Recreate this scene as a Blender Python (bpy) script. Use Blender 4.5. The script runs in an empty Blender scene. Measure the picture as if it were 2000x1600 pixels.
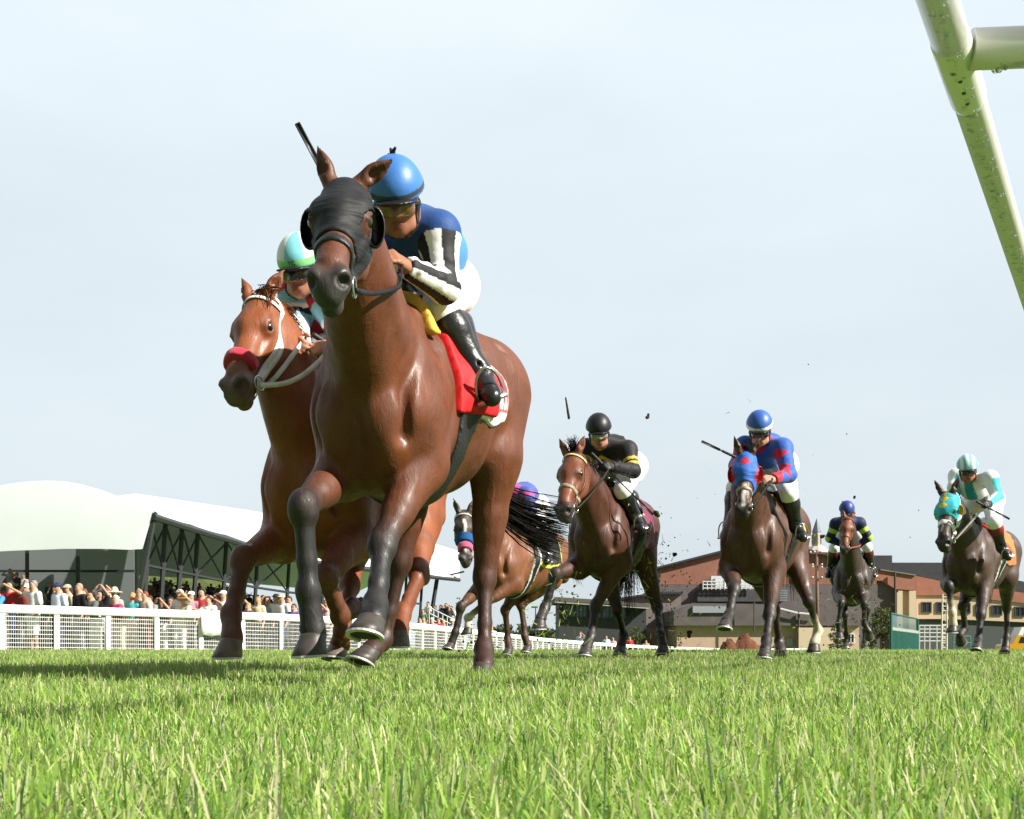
import bpy, math, random, os
import numpy as np
from mathutils import Vector, Matrix
rng = np.random.default_rng(7); random.seed(7)


scene = bpy.context.scene; COL = scene.collection
R = math.radians
# ------------------------------------------------------------------ camera, sky, sun, exposure
F = 2400.0; CX, HY, H = 1000.0, 1258.0, 0.15          # focal length, centre and horizon in the photo's pixels; eye height (m)
cam_d = bpy.data.cameras.new('camera'); cam = bpy.data.objects.new('camera', cam_d); COL.objects.link(cam)
cam.location = (0, 0, H); cam.rotation_euler = (R(90), 0, 0)
cam_d.sensor_width = 36; cam_d.lens = F / 2000 * 36; cam_d.shift_y = (HY - 800) / 2000
cam_d.clip_start = 0.05; cam_d.clip_end = 3000
cam_d.dof.use_dof = True; cam_d.dof.focus_distance = 4.6; cam_d.dof.aperture_fstop = 32
scene.camera = cam
SUN_AZ, SUN_EL = R(113), R(36)                         # azimuth clockwise from +Y (away from the camera)
sd = Vector((math.sin(SUN_AZ) * math.cos(SUN_EL), math.cos(SUN_AZ) * math.cos(SUN_EL), math.sin(SUN_EL)))
sl = bpy.data.lights.new('sun', 'SUN'); sl.energy = 5.0; sl.angle = R(0.6); sl.color = (1.0, 0.95, 0.86)
so = bpy.data.objects.new('sun', sl); COL.objects.link(so); so.rotation_euler = (-sd).to_track_quat('-Z', 'Y').to_euler(); so.location = (20, -5, 30)
W = bpy.data.worlds.new('World'); scene.world = W; W.use_nodes = True
wn, wl = W.node_tree.nodes, W.node_tree.links
bg = wn['Background']; sky = wn.new('ShaderNodeTexSky'); sky.sky_type = 'NISHITA'; sky.sun_disc = False
sky.sun_elevation = SUN_EL; sky.sun_rotation = SUN_AZ; sky.dust_density = 2.0; sky.air_density = 1.0
tc = wn.new('ShaderNodeTexCoord'); sep = wn.new('ShaderNodeSeparateXYZ'); wl.new(tc.outputs['Generated'], sep.inputs[0])
mp = wn.new('ShaderNodeMapping'); mp.inputs['Scale'].default_value = (1.2, 1.2, 3.6); wl.new(tc.outputs['Generated'], mp.inputs[0])
nz = wn.new('ShaderNodeTexNoise'); nz.inputs['Scale'].default_value = 1.7; nz.inputs['Detail'].default_value = 7; nz.inputs['Roughness'].default_value = 0.52
wl.new(mp.outputs[0], nz.inputs['Vector'])
cr = wn.new('ShaderNodeValToRGB'); cr.color_ramp.elements[0].position = 0.25; cr.color_ramp.elements[1].position = 0.78
cr.color_ramp.elements[0].color = (6.15, 6.95, 7.4, 1); cr.color_ramp.elements[1].color = (7.4, 8.15, 8.5, 1)   # thin high cloud over the whole sky
wl.new(nz.outputs['Fac'], cr.inputs[0])
cz = wn.new('ShaderNodeMapRange'); cz.inputs[1].default_value = 0.05; cz.inputs[2].default_value = 0.5; cz.inputs[3].default_value = 0.9; cz.inputs[4].default_value = 1.09
wl.new(sep.outputs['Z'], cz.inputs[0])
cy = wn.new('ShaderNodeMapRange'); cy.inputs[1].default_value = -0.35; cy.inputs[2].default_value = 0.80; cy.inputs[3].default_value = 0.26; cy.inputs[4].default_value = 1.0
wl.new(sep.outputs['Y'], cy.inputs[0])                 # cloud dimmed behind the camera to weaken fill light on facing surfaces
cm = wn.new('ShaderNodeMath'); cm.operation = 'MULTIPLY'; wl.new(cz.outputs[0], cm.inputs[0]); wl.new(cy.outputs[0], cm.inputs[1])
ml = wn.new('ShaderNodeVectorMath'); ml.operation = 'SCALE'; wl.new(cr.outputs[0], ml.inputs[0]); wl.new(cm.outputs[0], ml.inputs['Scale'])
mx = wn.new('ShaderNodeMixRGB'); mx.inputs[0].default_value = 0.9
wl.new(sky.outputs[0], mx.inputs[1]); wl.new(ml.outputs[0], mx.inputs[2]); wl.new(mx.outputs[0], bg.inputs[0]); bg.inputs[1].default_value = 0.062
scene.view_settings.view_transform = 'Standard'; scene.view_settings.look = 'None'; scene.view_settings.exposure = 1.0; scene.view_settings.gamma = 1.0
scene.render.engine = 'CYCLES'; scene.cycles.use_denoising = True
scene.cycles.max_bounces = 6; scene.cycles.transparent_max_bounces = 12

def at(x, y, Y): return np.array([(x - CX) / F * Y, Y, H + (HY - y) / F * Y])     # photo pixel + distance -> world point
def V(*a): return np.array(a, float)
def nrm(v): v = np.asarray(v, float); return v / (np.linalg.norm(v) + 1e-12)
def reach(p, x, y, L, near=True):
    """The point at distance L from p that lies on the sight line through (x, y)."""
    o = V(0, 0, H); d = nrm(at(x, y, 1.0) - o); q = p - o; b = q @ d; c = q @ q - L * L; disc = b * b - c
    if disc < 0:
        t = b; r = o + d * t; return p + nrm(r - p) * L
    return o + d * (b - math.sqrt(disc) if near else b + math.sqrt(disc))
# ------------------------------------------------------------------ materials
MATS = {}
def srgb(h):
    c = [int(h[i:i + 2], 16) / 255 for i in (0, 2, 4)]
    return tuple(x / 12.92 if x <= .04045 else ((x + .055) / 1.055) ** 2.4 for x in c)
def mat(name, col, rough=.6, spec=.4, metal=0., var=.12, scale=14., bump=0., bscale=None, coat=0., attr=None, trans=0., sheen=0., stretch=None):
    if name in MATS: return MATS[name]
    m = bpy.data.materials.new(name); m.use_nodes = True; nt = m.node_tree; N, L = nt.nodes, nt.links
    b = N['Principled BSDF']; b.inputs['Roughness'].default_value = rough; b.inputs['Metallic'].default_value = metal
    b.inputs['Specular IOR Level'].default_value = spec; b.inputs['Coat Weight'].default_value = coat; b.inputs['Coat Roughness'].default_value = .25
    b.inputs['Sheen Weight'].default_value = sheen
    t = N.new('ShaderNodeTexCoord'); src = t.outputs['Object']
    if stretch:
        mp = N.new('ShaderNodeMapping'); mp.inputs['Scale'].default_value = stretch; L.new(src, mp.inputs[0]); src = mp.outputs[0]
    n = N.new('ShaderNodeTexNoise'); n.inputs['Scale'].default_value = scale; n.inputs['Detail'].default_value = 6; L.new(src, n.inputs['Vector'])
    mr = N.new('ShaderNodeMapRange'); mr.inputs[1].default_value = .25; mr.inputs[2].default_value = .75; mr.inputs[3].default_value = 1 - var; mr.inputs[4].default_value = 1 + var
    L.new(n.outputs['Fac'], mr.inputs[0])
    vm = N.new('ShaderNodeVectorMath'); vm.operation = 'SCALE'; L.new(mr.outputs[0], vm.inputs['Scale'])
    if attr:
        a = N.new('ShaderNodeAttribute'); a.attribute_name = attr; L.new(a.outputs['Color'], vm.inputs[0])
    else: vm.inputs[0].default_value = col[:3]
    L.new(vm.outputs[0], b.inputs['Base Color'])
    if bump:
        n2 = N.new('ShaderNodeTexNoise'); n2.inputs['Scale'].default_value = bscale or scale * 3; n2.inputs['Detail'].default_value = 5; L.new(src, n2.inputs['Vector'])
        bp = N.new('ShaderNodeBump'); bp.inputs['Strength'].default_value = bump; bp.inputs['Distance'].default_value = .01
        L.new(n2.outputs['Fac'], bp.inputs['Height']); L.new(bp.outputs[0], b.inputs['Normal'])
    if trans:
        tr = N.new('ShaderNodeBsdfTranslucent'); L.new(vm.outputs[0], tr.inputs[0]); ms = N.new('ShaderNodeMixShader'); ms.inputs[0].default_value = trans
        L.new(b.outputs[0], ms.inputs[1]); L.new(tr.outputs[0], ms.inputs[2]); L.new(ms.outputs[0], N['Material Output'].inputs[0])
    MATS[name] = m; return m
def coat_material():
    if 'coat' in MATS: return MATS['coat']
    m = mat('coat', (1, 1, 1), rough=.5, spec=.5, var=.24, scale=8, bump=.0, coat=.05, attr='tint')
    nt = m.node_tree; N, L = nt.nodes, nt.links; b = N['Principled BSDF']; t = N.new('ShaderNodeTexCoord')
    n1 = N.new('ShaderNodeTexNoise'); n1.inputs['Scale'].default_value = 260; n1.inputs['Detail'].default_value = 2
    mp = N.new('ShaderNodeMapping'); mp.inputs['Scale'].default_value = (1, 1, .22); L.new(t.outputs['Object'], mp.inputs[0]); L.new(mp.outputs[0], n1.inputs[0])
    n2 = N.new('ShaderNodeTexNoise'); n2.inputs['Scale'].default_value = 15; n2.inputs['Detail'].default_value = 6; n2.inputs['Distortion'].default_value = .5
    mp2 = N.new('ShaderNodeMapping'); mp2.inputs['Scale'].default_value = (1.5, 1.1, .5); L.new(t.outputs['Object'], mp2.inputs[0]); L.new(mp2.outputs[0], n2.inputs[0])
    b1 = N.new('ShaderNodeBump'); b1.inputs['Strength'].default_value = .6; b1.inputs['Distance'].default_value = .002; L.new(n1.outputs[0], b1.inputs['Height'])
    b2 = N.new('ShaderNodeBump'); b2.inputs['Strength'].default_value = .42; b2.inputs['Distance'].default_value = .012; L.new(n2.outputs[0], b2.inputs['Height']); L.new(b1.outputs[0], b2.inputs['Normal'])
    n3 = N.new('ShaderNodeTexNoise'); n3.inputs['Scale'].default_value = 5.5; n3.inputs['Detail'].default_value = 1.5; n3.inputs['Distortion'].default_value = 1.6; L.new(mp2.outputs[0], n3.inputs[0])
    s3 = N.new('ShaderNodeMath'); s3.operation = 'SUBTRACT'; s3.inputs[1].default_value = .5; L.new(n3.outputs[0], s3.inputs[0]); a3 = N.new('ShaderNodeMath'); a3.operation = 'ABSOLUTE'; L.new(s3.outputs[0], a3.inputs[0])
    m3 = N.new('ShaderNodeMapRange'); m3.inputs[1].default_value = 0; m3.inputs[2].default_value = .035; m3.inputs[3].default_value = 1; m3.inputs[4].default_value = 0; m3.interpolation_type = 'SMOOTHSTEP'; L.new(a3.outputs[0], m3.inputs[0])   # veins
    b3 = N.new('ShaderNodeBump'); b3.inputs['Strength'].default_value = .10; b3.inputs['Distance'].default_value = .006; L.new(m3.outputs[0], b3.inputs['Height']); L.new(b2.outputs[0], b3.inputs['Normal'])
    L.new(b3.outputs[0], b.inputs['Normal'])
    mr = N.new('ShaderNodeMapRange'); mr.inputs[1].default_value = .3; mr.inputs[2].default_value = .7; mr.inputs[3].default_value = .40; mr.inputs[4].default_value = .78
    L.new(n2.outputs[0], mr.inputs[0]); L.new(mr.outputs[0], b.inputs['Roughness'])
    return m
# ------------------------------------------------------------------ objects
def link(name, me, m=None, parent=None, loc=None, smooth=True):
    o = bpy.data.objects.new(name, me); COL.objects.link(o)
    if m is not None:
        for q in (m if isinstance(m, (list, tuple)) else [m]): me.materials.append(q)
    if smooth and len(me.polygons): me.polygons.foreach_set('use_smooth', np.ones(len(me.polygons), bool))
    if parent is not None: o.parent = parent
    if loc is not None: o.location = loc
    return o
def raw_mesh(name, v, f):
    """v (n,3); f (m,3|4) int array or list of index lists."""
    me = bpy.data.meshes.new(name); v = np.asarray(v, np.float32)
    if isinstance(f, np.ndarray):
        k = f.shape[1]; me.vertices.add(len(v)); me.vertices.foreach_set('co', v.ravel()); me.loops.add(f.size); me.loops.foreach_set('vertex_index', f.ravel().astype(np.int32))
        me.polygons.add(len(f)); me.polygons.foreach_set('loop_start', np.arange(0, f.size, k, dtype=np.int32)); me.update(calc_edges=True)
    else: me.from_pydata([tuple(map(float, q)) for q in v], [], [tuple(map(int, q)) for q in f])
    return me
def tint(me, cols):
    a = me.color_attributes.new('tint', 'FLOAT_COLOR', 'POINT'); c = np.ones((len(me.vertices), 4), np.float32); c[:, :3] = cols; a.data.foreach_set('color', c.ravel())
def tag(o, label=None, cat=None, group=None, kind=None):
    if label: o['label'] = label
    if cat: o['category'] = cat
    if group: o['group'] = group
    if kind: o['kind'] = kind
    return o
def empty(name, loc, label, cat, group=None):
    o = bpy.data.objects.new(name, None); COL.objects.link(o); o.location = loc; o.empty_display_size = .2; return tag(o, label, cat, group)
class MB:
    """Collects simple shapes into one mesh."""
    def __init__(s): s.v = []; s.f = []; s.n = 0
    def add(s, v, f):
        s.v.append(np.asarray(v, float)); s.f += [[i + s.n for i in q] for q in f]; s.n += len(v); return s
    def box(s, c, size, rot=None, axes=None, bev=0.):
        c = np.asarray(c, float); a = np.asarray(size, float) / 2
        ax = np.eye(3) if axes is None else np.asarray(axes, float)
        if rot: ax = np.array(Matrix.Rotation(rot, 3, 'Z')).T @ ax if axes is None else ax
        sg = np.array([[x, y, z] for x in (-1, 1) for y in (-1, 1) for z in (-1, 1)], float)
        if bev <= 0:
            v = c + (sg * a) @ ax
            return s.add(v, [(0, 1, 3, 2), (4, 6, 7, 5), (0, 4, 5, 1), (2, 3, 7, 6), (0, 2, 6, 4), (1, 5, 7, 3)])
        b = min(bev, .45 * min(size)); v = []; idx = {}
        for i, q in enumerate(sg):
            for k in range(3):
                d = np.full(3, b); d[k] = 0; idx[i, k] = len(v); v.append(q * (a - d))
        f = []
        for k in range(3):
            u, w = [(1, 2), (2, 0), (0, 1)][k]
            for t in (-1, 1):
                cor = []
                for (p, r) in ((-1, -1), (1, -1), (1, 1), (-1, 1)):
                    q = np.zeros(3); q[k] = t; q[u] = p; q[w] = r
                    cor.append(int(np.where((sg == q).all(1))[0][0]))
                f.append([idx[i, k] for i in (cor if t > 0 else cor[::-1])])
        for k in range(3):
            u, w = (k + 1) % 3, (k + 2) % 3
            for p in (-1, 1):
                for r in (-1, 1):
                    q = np.zeros(3); q[u] = p; q[w] = r; q[k] = -1; i = int(np.where((sg == q).all(1))[0][0]); q[k] = 1; j = int(np.where((sg == q).all(1))[0][0])
                    g = [idx[i, u], idx[j, u], idx[j, w], idx[i, w]]; f.append(g if p * r > 0 else g[::-1])
        for i, q in enumerate(sg):
            g = [idx[i, 0], idx[i, 1], idx[i, 2]]; f.append(g if q.prod() > 0 else g[::-1])
        return s.add(c + np.array(v) @ ax, f)
    def tube(s, pts, r, n=8, cap=True, flat=None):
        """flat=(axis, k): squash the section along that axis."""
        pts = [np.asarray(p, float) for p in pts]; m = len(pts); rr = [r] * m if np.isscalar(r) else list(r); up = None; v = []
        for i, p in enumerate(pts):
            d = nrm(pts[min(i + 1, m - 1)] - pts[max(i - 1, 0)])
            if up is None: up = V(0, 0, 1) if abs(d[2]) < .9 else V(1, 0, 0)
            x = nrm(np.cross(up, d)); y = np.cross(d, x); up = y
            for k in range(n):
                a = 2 * math.pi * k / n; o = (x * math.cos(a) + y * math.sin(a)) * rr[i]
                if flat is not None: o = o - flat[0] * (o @ flat[0]) * (1 - flat[1])
                v.append(p + o)
        f = [(i * n + k, i * n + (k + 1) % n, (i + 1) * n + (k + 1) % n, (i + 1) * n + k) for i in range(m - 1) for k in range(n)]
        if cap: f += [tuple(range(n - 1, -1, -1)), tuple((m - 1) * n + k for k in range(n))]
        return s.add(v, f)
    def ball(s, c, r, n=12, m=8, ax=None):
        r = np.ones(3) * r; v = []; A = np.eye(3) if ax is None else ax
        for i in range(1, m):
            for k in range(n):
                a, b = math.pi * i / m, 2 * math.pi * k / n; v.append(np.asarray(c) + (r * V(math.sin(a) * math.cos(b), math.sin(a) * math.sin(b), math.cos(a))) @ A)
        v += [np.asarray(c) + (r * V(0, 0, 1)) @ A, np.asarray(c) - (r * V(0, 0, 1)) @ A]; t = (m - 1) * n
        f = [(i * n + k, (i + 1) * n + k, (i + 1) * n + (k + 1) % n, i * n + (k + 1) % n) for i in range(m - 2) for k in range(n)]
        f += [(t, k, (k + 1) % n) for k in range(n)] + [(t + 1, (m - 2) * n + (k + 1) % n, (m - 2) * n + k) for k in range(n)]
        return s.add(v, f)
    def quad(s, a, b, c, d): return s.add([a, b, c, d], [(0, 1, 2, 3)])
    def prism(s, pts2, c, ux, uy, un, t):
        """Outline pts2 in axes ux, uy at c, extruded by t along un."""
        p = [np.asarray(c) + np.asarray(ux) * a + np.asarray(uy) * b for a, b in pts2]; n = len(p); un = np.asarray(un, float)
        v = p + [q + un * t for q in p]
        return s.add(v, [tuple(range(n - 1, -1, -1)), tuple(range(n, 2 * n))] + [(i, (i + 1) % n, n + (i + 1) % n, n + i) for i in range(n)])
    def build(s, name, m, parent=None, loc=None, smooth=False, org=None):
        v = np.vstack(s.v)
        if org is not None: v = v - np.asarray(org)
        return link(name, raw_mesh(name, v, s.f), m, parent, loc, smooth)
# ------------------------------------------------------------------ smooth bodies: blended rounded cones, turned into one skin
class Field:
    def __init__(s): s.p = []
    def cap(s, a, b, ra, rb, k=.03, c=None, flat=None, sub=False):
        a = np.asarray(a, float); b = np.asarray(b, float); r = max(ra, rb); lo = np.minimum(a, b) - r; hi = np.maximum(a, b) + r
        s.p.append(('c', (a, b, ra, rb, flat), k, c, lo, hi, sub)); return s
    def ell(s, c0, ax, r, k=.03, c=None, sub=False):
        ax = np.asarray(ax, float); r = np.asarray(r, float); e = np.sqrt(((ax * r[:, None]) ** 2).sum(0)); c0 = np.asarray(c0, float)
        s.p.append(('e', (c0, ax, r), k, c, c0 - e, c0 + e, sub)); return s
    @staticmethod
    def dist(pr, P):
        kd, q = pr[0], pr[1]
        if kd == 'c':
            a, b, ra, rb, flat = q; pa = P - a.astype(P.dtype); ba = b - a; mul = 1.
            if flat is not None:
                n, sc = flat; n = np.asarray(n, float)
                pa = pa + (pa @ n.astype(P.dtype))[..., None] * (n * (1 / sc - 1)).astype(P.dtype); ba = ba + n * (ba @ n) * (1 / sc - 1); mul = (1 + sc) / 2
            t = np.clip((pa @ ba.astype(P.dtype)) / max(ba @ ba, 1e-9), 0, 1)
            w = pa - t[..., None] * ba.astype(P.dtype)
            return (np.sqrt((w * w).sum(-1)) - (ra + (rb - ra) * t)) * mul
        c0, ax, r = q; x = ((P - c0.astype(P.dtype)) @ ax.T.astype(P.dtype)); u = x / r.astype(P.dtype); w = u / r.astype(P.dtype)
        k0 = np.sqrt((u * u).sum(-1)); k1 = np.sqrt((w * w).sum(-1)) + 1e-9
        return k0 * (k0 - 1) / k1
    @staticmethod
    def blend(D, d, k, sub):
        if sub:
            d = -d; h = np.maximum(k - np.abs(D - d), 0) / k; return np.maximum(D, d) + h * h * k * .25
        h = np.maximum(k - np.abs(D - d), 0) / k; return np.minimum(D, d) - h * h * k * .25
    def grid(s, lo, hi, res):
        lo = np.asarray(lo, float); n = np.ceil((np.asarray(hi) - lo) / res).astype(int) + 1
        ax = [(lo[i] + np.arange(n[i]) * res).astype(np.float32) for i in range(3)]
        D = np.full(tuple(n), .5, np.float32)
        for pr in s.p:
            m = pr[2] + 3 * res
            i0 = np.clip(np.floor((pr[4] - m - lo) / res).astype(int), 0, n); i1 = np.clip(np.ceil((pr[5] + m - lo) / res).astype(int) + 1, 0, n)
            if (i1 <= i0).any(): continue
            sl_ = tuple(slice(a, b) for a, b in zip(i0, i1))
            P = np.stack(np.meshgrid(*[ax[i][sl_[i]] for i in range(3)], indexing='ij'), -1)
            D[sl_] = s.blend(D[sl_], s.dist(pr, P), pr[2], pr[6])
        return D, ax
    def val(s, P):
        P = np.atleast_2d(np.asarray(P, float)); D = np.full(len(P), .5)
        for pr in s.p: D = s.blend(D, s.dist(pr, P), pr[2], pr[6])
        return D
    def grad(s, P):
        e = 1e-3; return np.stack([s.val(P + e * np.eye(3)[i]) - s.val(P - e * np.eye(3)[i]) for i in range(3)], -1) / (2 * e)
    def onto(s, P, off=0., it=8):
        P = np.atleast_2d(np.asarray(P, float)).copy()
        for _ in range(it):
            g = s.grad(P); P -= g * ((s.val(P) - off) / ((g * g).sum(-1) + 1e-3))[:, None] * .8
        return P
    def bounds(s):
        return np.min([p[4] for p in s.p if not p[6]], 0), np.max([p[5] for p in s.p if not p[6]], 0)
    def colours(s, P, sig=.012):
        W = np.zeros(len(P)); C = np.zeros((len(P), 3))
        for pr in s.p:
            if pr[3] is None: continue
            d = np.abs(s.dist(pr, P)) if pr[6] else np.maximum(s.dist(pr, P), -.02)
            w = np.exp(-np.clip(d, -.05, .6) / sig) * (3. if pr[6] else 1.); W += w; C += w[:, None] * np.asarray(pr[3])[None]
        return C / (W[:, None] + 1e-30)
def nets(D, ax, res):
    """Naive surface nets: grid of signed distances -> vertices, quads."""
    S = D < 0; c = np.zeros(tuple(n - 1 for n in D.shape), np.uint8)
    offs = [(i, j, k) for i in (0, 1) for j in (0, 1) for k in (0, 1)]; n = c.shape
    for o in offs: c += S[o[0]:o[0] + n[0], o[1]:o[1] + n[1], o[2]:o[2] + n[2]]
    I = np.argwhere((c > 0) & (c < 8)); vid = np.full(n, -1, np.int32); vid[I[:, 0], I[:, 1], I[:, 2]] = np.arange(len(I))
    val = np.stack([D[I[:, 0] + o[0], I[:, 1] + o[1], I[:, 2] + o[2]] for o in offs], 1); acc = np.zeros((len(I), 3)); cnt = np.zeros(len(I))
    for i in range(8):
        for j in range(i + 1, 8):
            if sum(abs(offs[i][k] - offs[j][k]) for k in range(3)) != 1: continue
            a, b = val[:, i], val[:, j]; m = (a < 0) != (b < 0); t = np.where(m, a / np.where(m, a - b, 1), 0)
            acc += m[:, None] * (np.array(offs[i]) + t[:, None] * (np.array(offs[j]) - np.array(offs[i]))); cnt += m
    v = np.array([ax[0][0], ax[1][0], ax[2][0]]) + (I + acc / cnt[:, None]) * res; q = []
    for a in range(3):
        u, w = (a + 1) % 3, (a + 2) % 3
        s0 = np.moveaxis(S, a, 0)[:-1]; s1 = np.moveaxis(S, a, 0)[1:]; E = np.argwhere(s0 != s1)
        rest = [x for x in range(3) if x != a]; G = np.zeros_like(E); G[:, a] = E[:, 0]; G[:, rest[0]] = E[:, 1]; G[:, rest[1]] = E[:, 2]
        G = G[(G[:, u] > 0) & (G[:, w] > 0) & (G[:, u] < D.shape[u] - 1) & (G[:, w] < D.shape[w] - 1)]
        du = np.zeros(3, int); du[u] = 1; dw = np.zeros(3, int); dw[w] = 1
        g = [G - du - dw, G - dw, G, G - du]; ids = np.stack([vid[x[:, 0], x[:, 1], x[:, 2]] for x in g], 1)
        flip = ~S[G[:, 0], G[:, 1], G[:, 2]]; ids[flip] = ids[flip][:, ::-1]; q.append(ids)
    q = np.vstack(q); return v, q[(q >= 0).all(1)]
def relax(v, q, it=1, f=.4):
    for _ in range(it):
        s = np.zeros_like(v); c = np.zeros(len(v))
        for a, b in ((0, 1), (1, 2), (2, 3), (3, 0)):
            np.add.at(s, q[:, a], v[q[:, b]]); np.add.at(c, q[:, a], 1); np.add.at(s, q[:, b], v[q[:, a]]); np.add.at(c, q[:, b], 1)
        v = v + f * (s / np.maximum(c, 1)[:, None] - v)
    return v
def skin(name, fld, res, m, parent=None, org=(0, 0, 0), colour=True, sig=.012, fn=None):
    lo, hi = fld.bounds(); D, ax = fld.grid(lo - 3 * res, hi + 3 * res, res); v, q = nets(D, ax, res); v = relax(v, q)
    me = raw_mesh(name, v - np.asarray(org), q)
    if colour:
        c = fld.colours(v, sig); tint(me, fn(v, c) if fn else c)
    return link(name, me, m, parent)
def fitted(name, fld, off, region, lo, hi, res, m, parent=None, org=(0, 0, 0), fn=None, it=1):
    """A layer that lies on fld at distance off inside region(P) < 0."""
    D, ax = fld.grid(lo, hi, res); P = np.stack(np.meshgrid(*ax, indexing='ij'), -1).astype(np.float64)
    D = np.maximum(D - off, region(P)); D[[0, -1]] = 1; D[:, [0, -1]] = 1; D[:, :, [0, -1]] = 1
    v, q = nets(D, ax, res)
    if not len(v): return None
    v = relax(v, q, it, .3 if it == 1 else .5); me = raw_mesh(name, v - np.asarray(org), q)
    if fn is not None: tint(me, fn(v))
    return link(name, me, m, parent)
# ------------------------------------------------------------------ racehorse
def strip(fld, pts, r, off=.004, n=6, sub=6, flatk=.45):
    """A strap through pts that lies on fld."""
    P = []
    for i in range(len(pts) - 1):
        for t in np.linspace(0, 1, sub, endpoint=False): P.append(np.asarray(pts[i]) * (1 - t) + np.asarray(pts[i + 1]) * t)
    P.append(np.asarray(pts[-1])); P = fld.onto(np.array(P), off)
    for _ in range(4): P[1:-1] = P[1:-1] * .5 + (P[2:] + P[:-2]) * .25
    Q = fld.onto(P, off, 3); m = np.linalg.norm(Q - P, axis=1) < .03; P[m] = Q[m]; return P
def ribbon(mb, P, nr, w, t=.004):
    """A flat strap: centre line P, surface normals nr."""
    n = len(P); v = []
    for i in range(n):
        d = nrm(P[min(i + 1, n - 1)] - P[max(i - 1, 0)]); s = nrm(np.cross(nr[i], d)) * w / 2; u = nr[i] * t
        v += [P[i] - s, P[i] + s, P[i] + s + u, P[i] - s + u]
    f = [(i * 4 + k, i * 4 + (k + 1) % 4, (i + 1) * 4 + (k + 1) % 4, (i + 1) * 4 + k) for i in range(n - 1) for k in range(4)] + [(3, 2, 1, 0), tuple((n - 1) * 4 + k for k in range(4))]
    return mb.add(v, f)
def strap_on(fld, pts, w, t=.004, off=.004, mb=None):
    mb = mb or MB(); P = strip(fld, pts, w, off); g = fld.grad(P); g = g / (np.linalg.norm(g, axis=1)[:, None] + 1e-9); return ribbon(mb, P, g, w, t)
def hoof_mesh(c, axis, toe, r0=.047, r1=.064, h=.088):
    """Open-heeled hoof: c = coronet centre, axis = down the wall, toe = forward."""
    axis = nrm(axis); toe = nrm(toe - axis * (toe @ axis)); side = np.cross(axis, toe); v = []; n = 20
    rings = [(0, r0 * .93, 0), (.10, r0 * 1.06, .002), (.22, r0 * 1.04, .006), (.6, (r0 + r1) / 2 * 1.02, .018), (1, r1, .03), (1.02, r1 * .97, .03), (1.0, r1 * .80, .028), (.86, r1 * .62, .026)]
    for (z, r, fw) in rings:
        for k in range(n):
            a = 2 * math.pi * k / n; x, y = math.cos(a), math.sin(a); q = .93 if x > 0 else .84
            lift = (.22 * z * h) * (1 - x) / 2 * 1.0 if z > .3 else 0
            v.append(c + axis * (z * h - lift) + toe * (x * r * (1.08 if x > 0 else q) + fw) + side * (y * r))
    f = [(i * n + k, (i + 1) * n + k, (i + 1) * n + (k + 1) % n, i * n + (k + 1) % n) for i in range(len(rings) - 1) for k in range(n)]
    f += [tuple(range(n - 1, -1, -1))[::-1], tuple((len(rings) - 1) * n + k for k in range(n))[::-1]]
    mb = MB().add(v, f)
    sh = MB(); m = 17; w = []
    for i in range(m):
        a = R(-142) + R(284) * i / (m - 1); x, y = math.cos(a), math.sin(a)
        for (rr, dz) in ((.80, .0), (1.02, .0), (1.02, .008), (.80, .008)):
            lift = (.22 * h) * (1 - x) / 2
            w.append(c + axis * (h + .002 + dz - lift) + toe * (x * r1 * rr * 1.07 + .03) + side * (y * r1 * rr))
    sh.add(w, [(i * 4 + k, (i + 1) * 4 + k, (i + 1) * 4 + (k + 1) % 4, i * 4 + (k + 1) % 4) for i in range(m - 1) for k in range(4)] + [(0, 1, 2, 3), tuple((m - 1) * 4 + k for k in (3, 2, 1, 0))])
    return mb, sh
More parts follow.
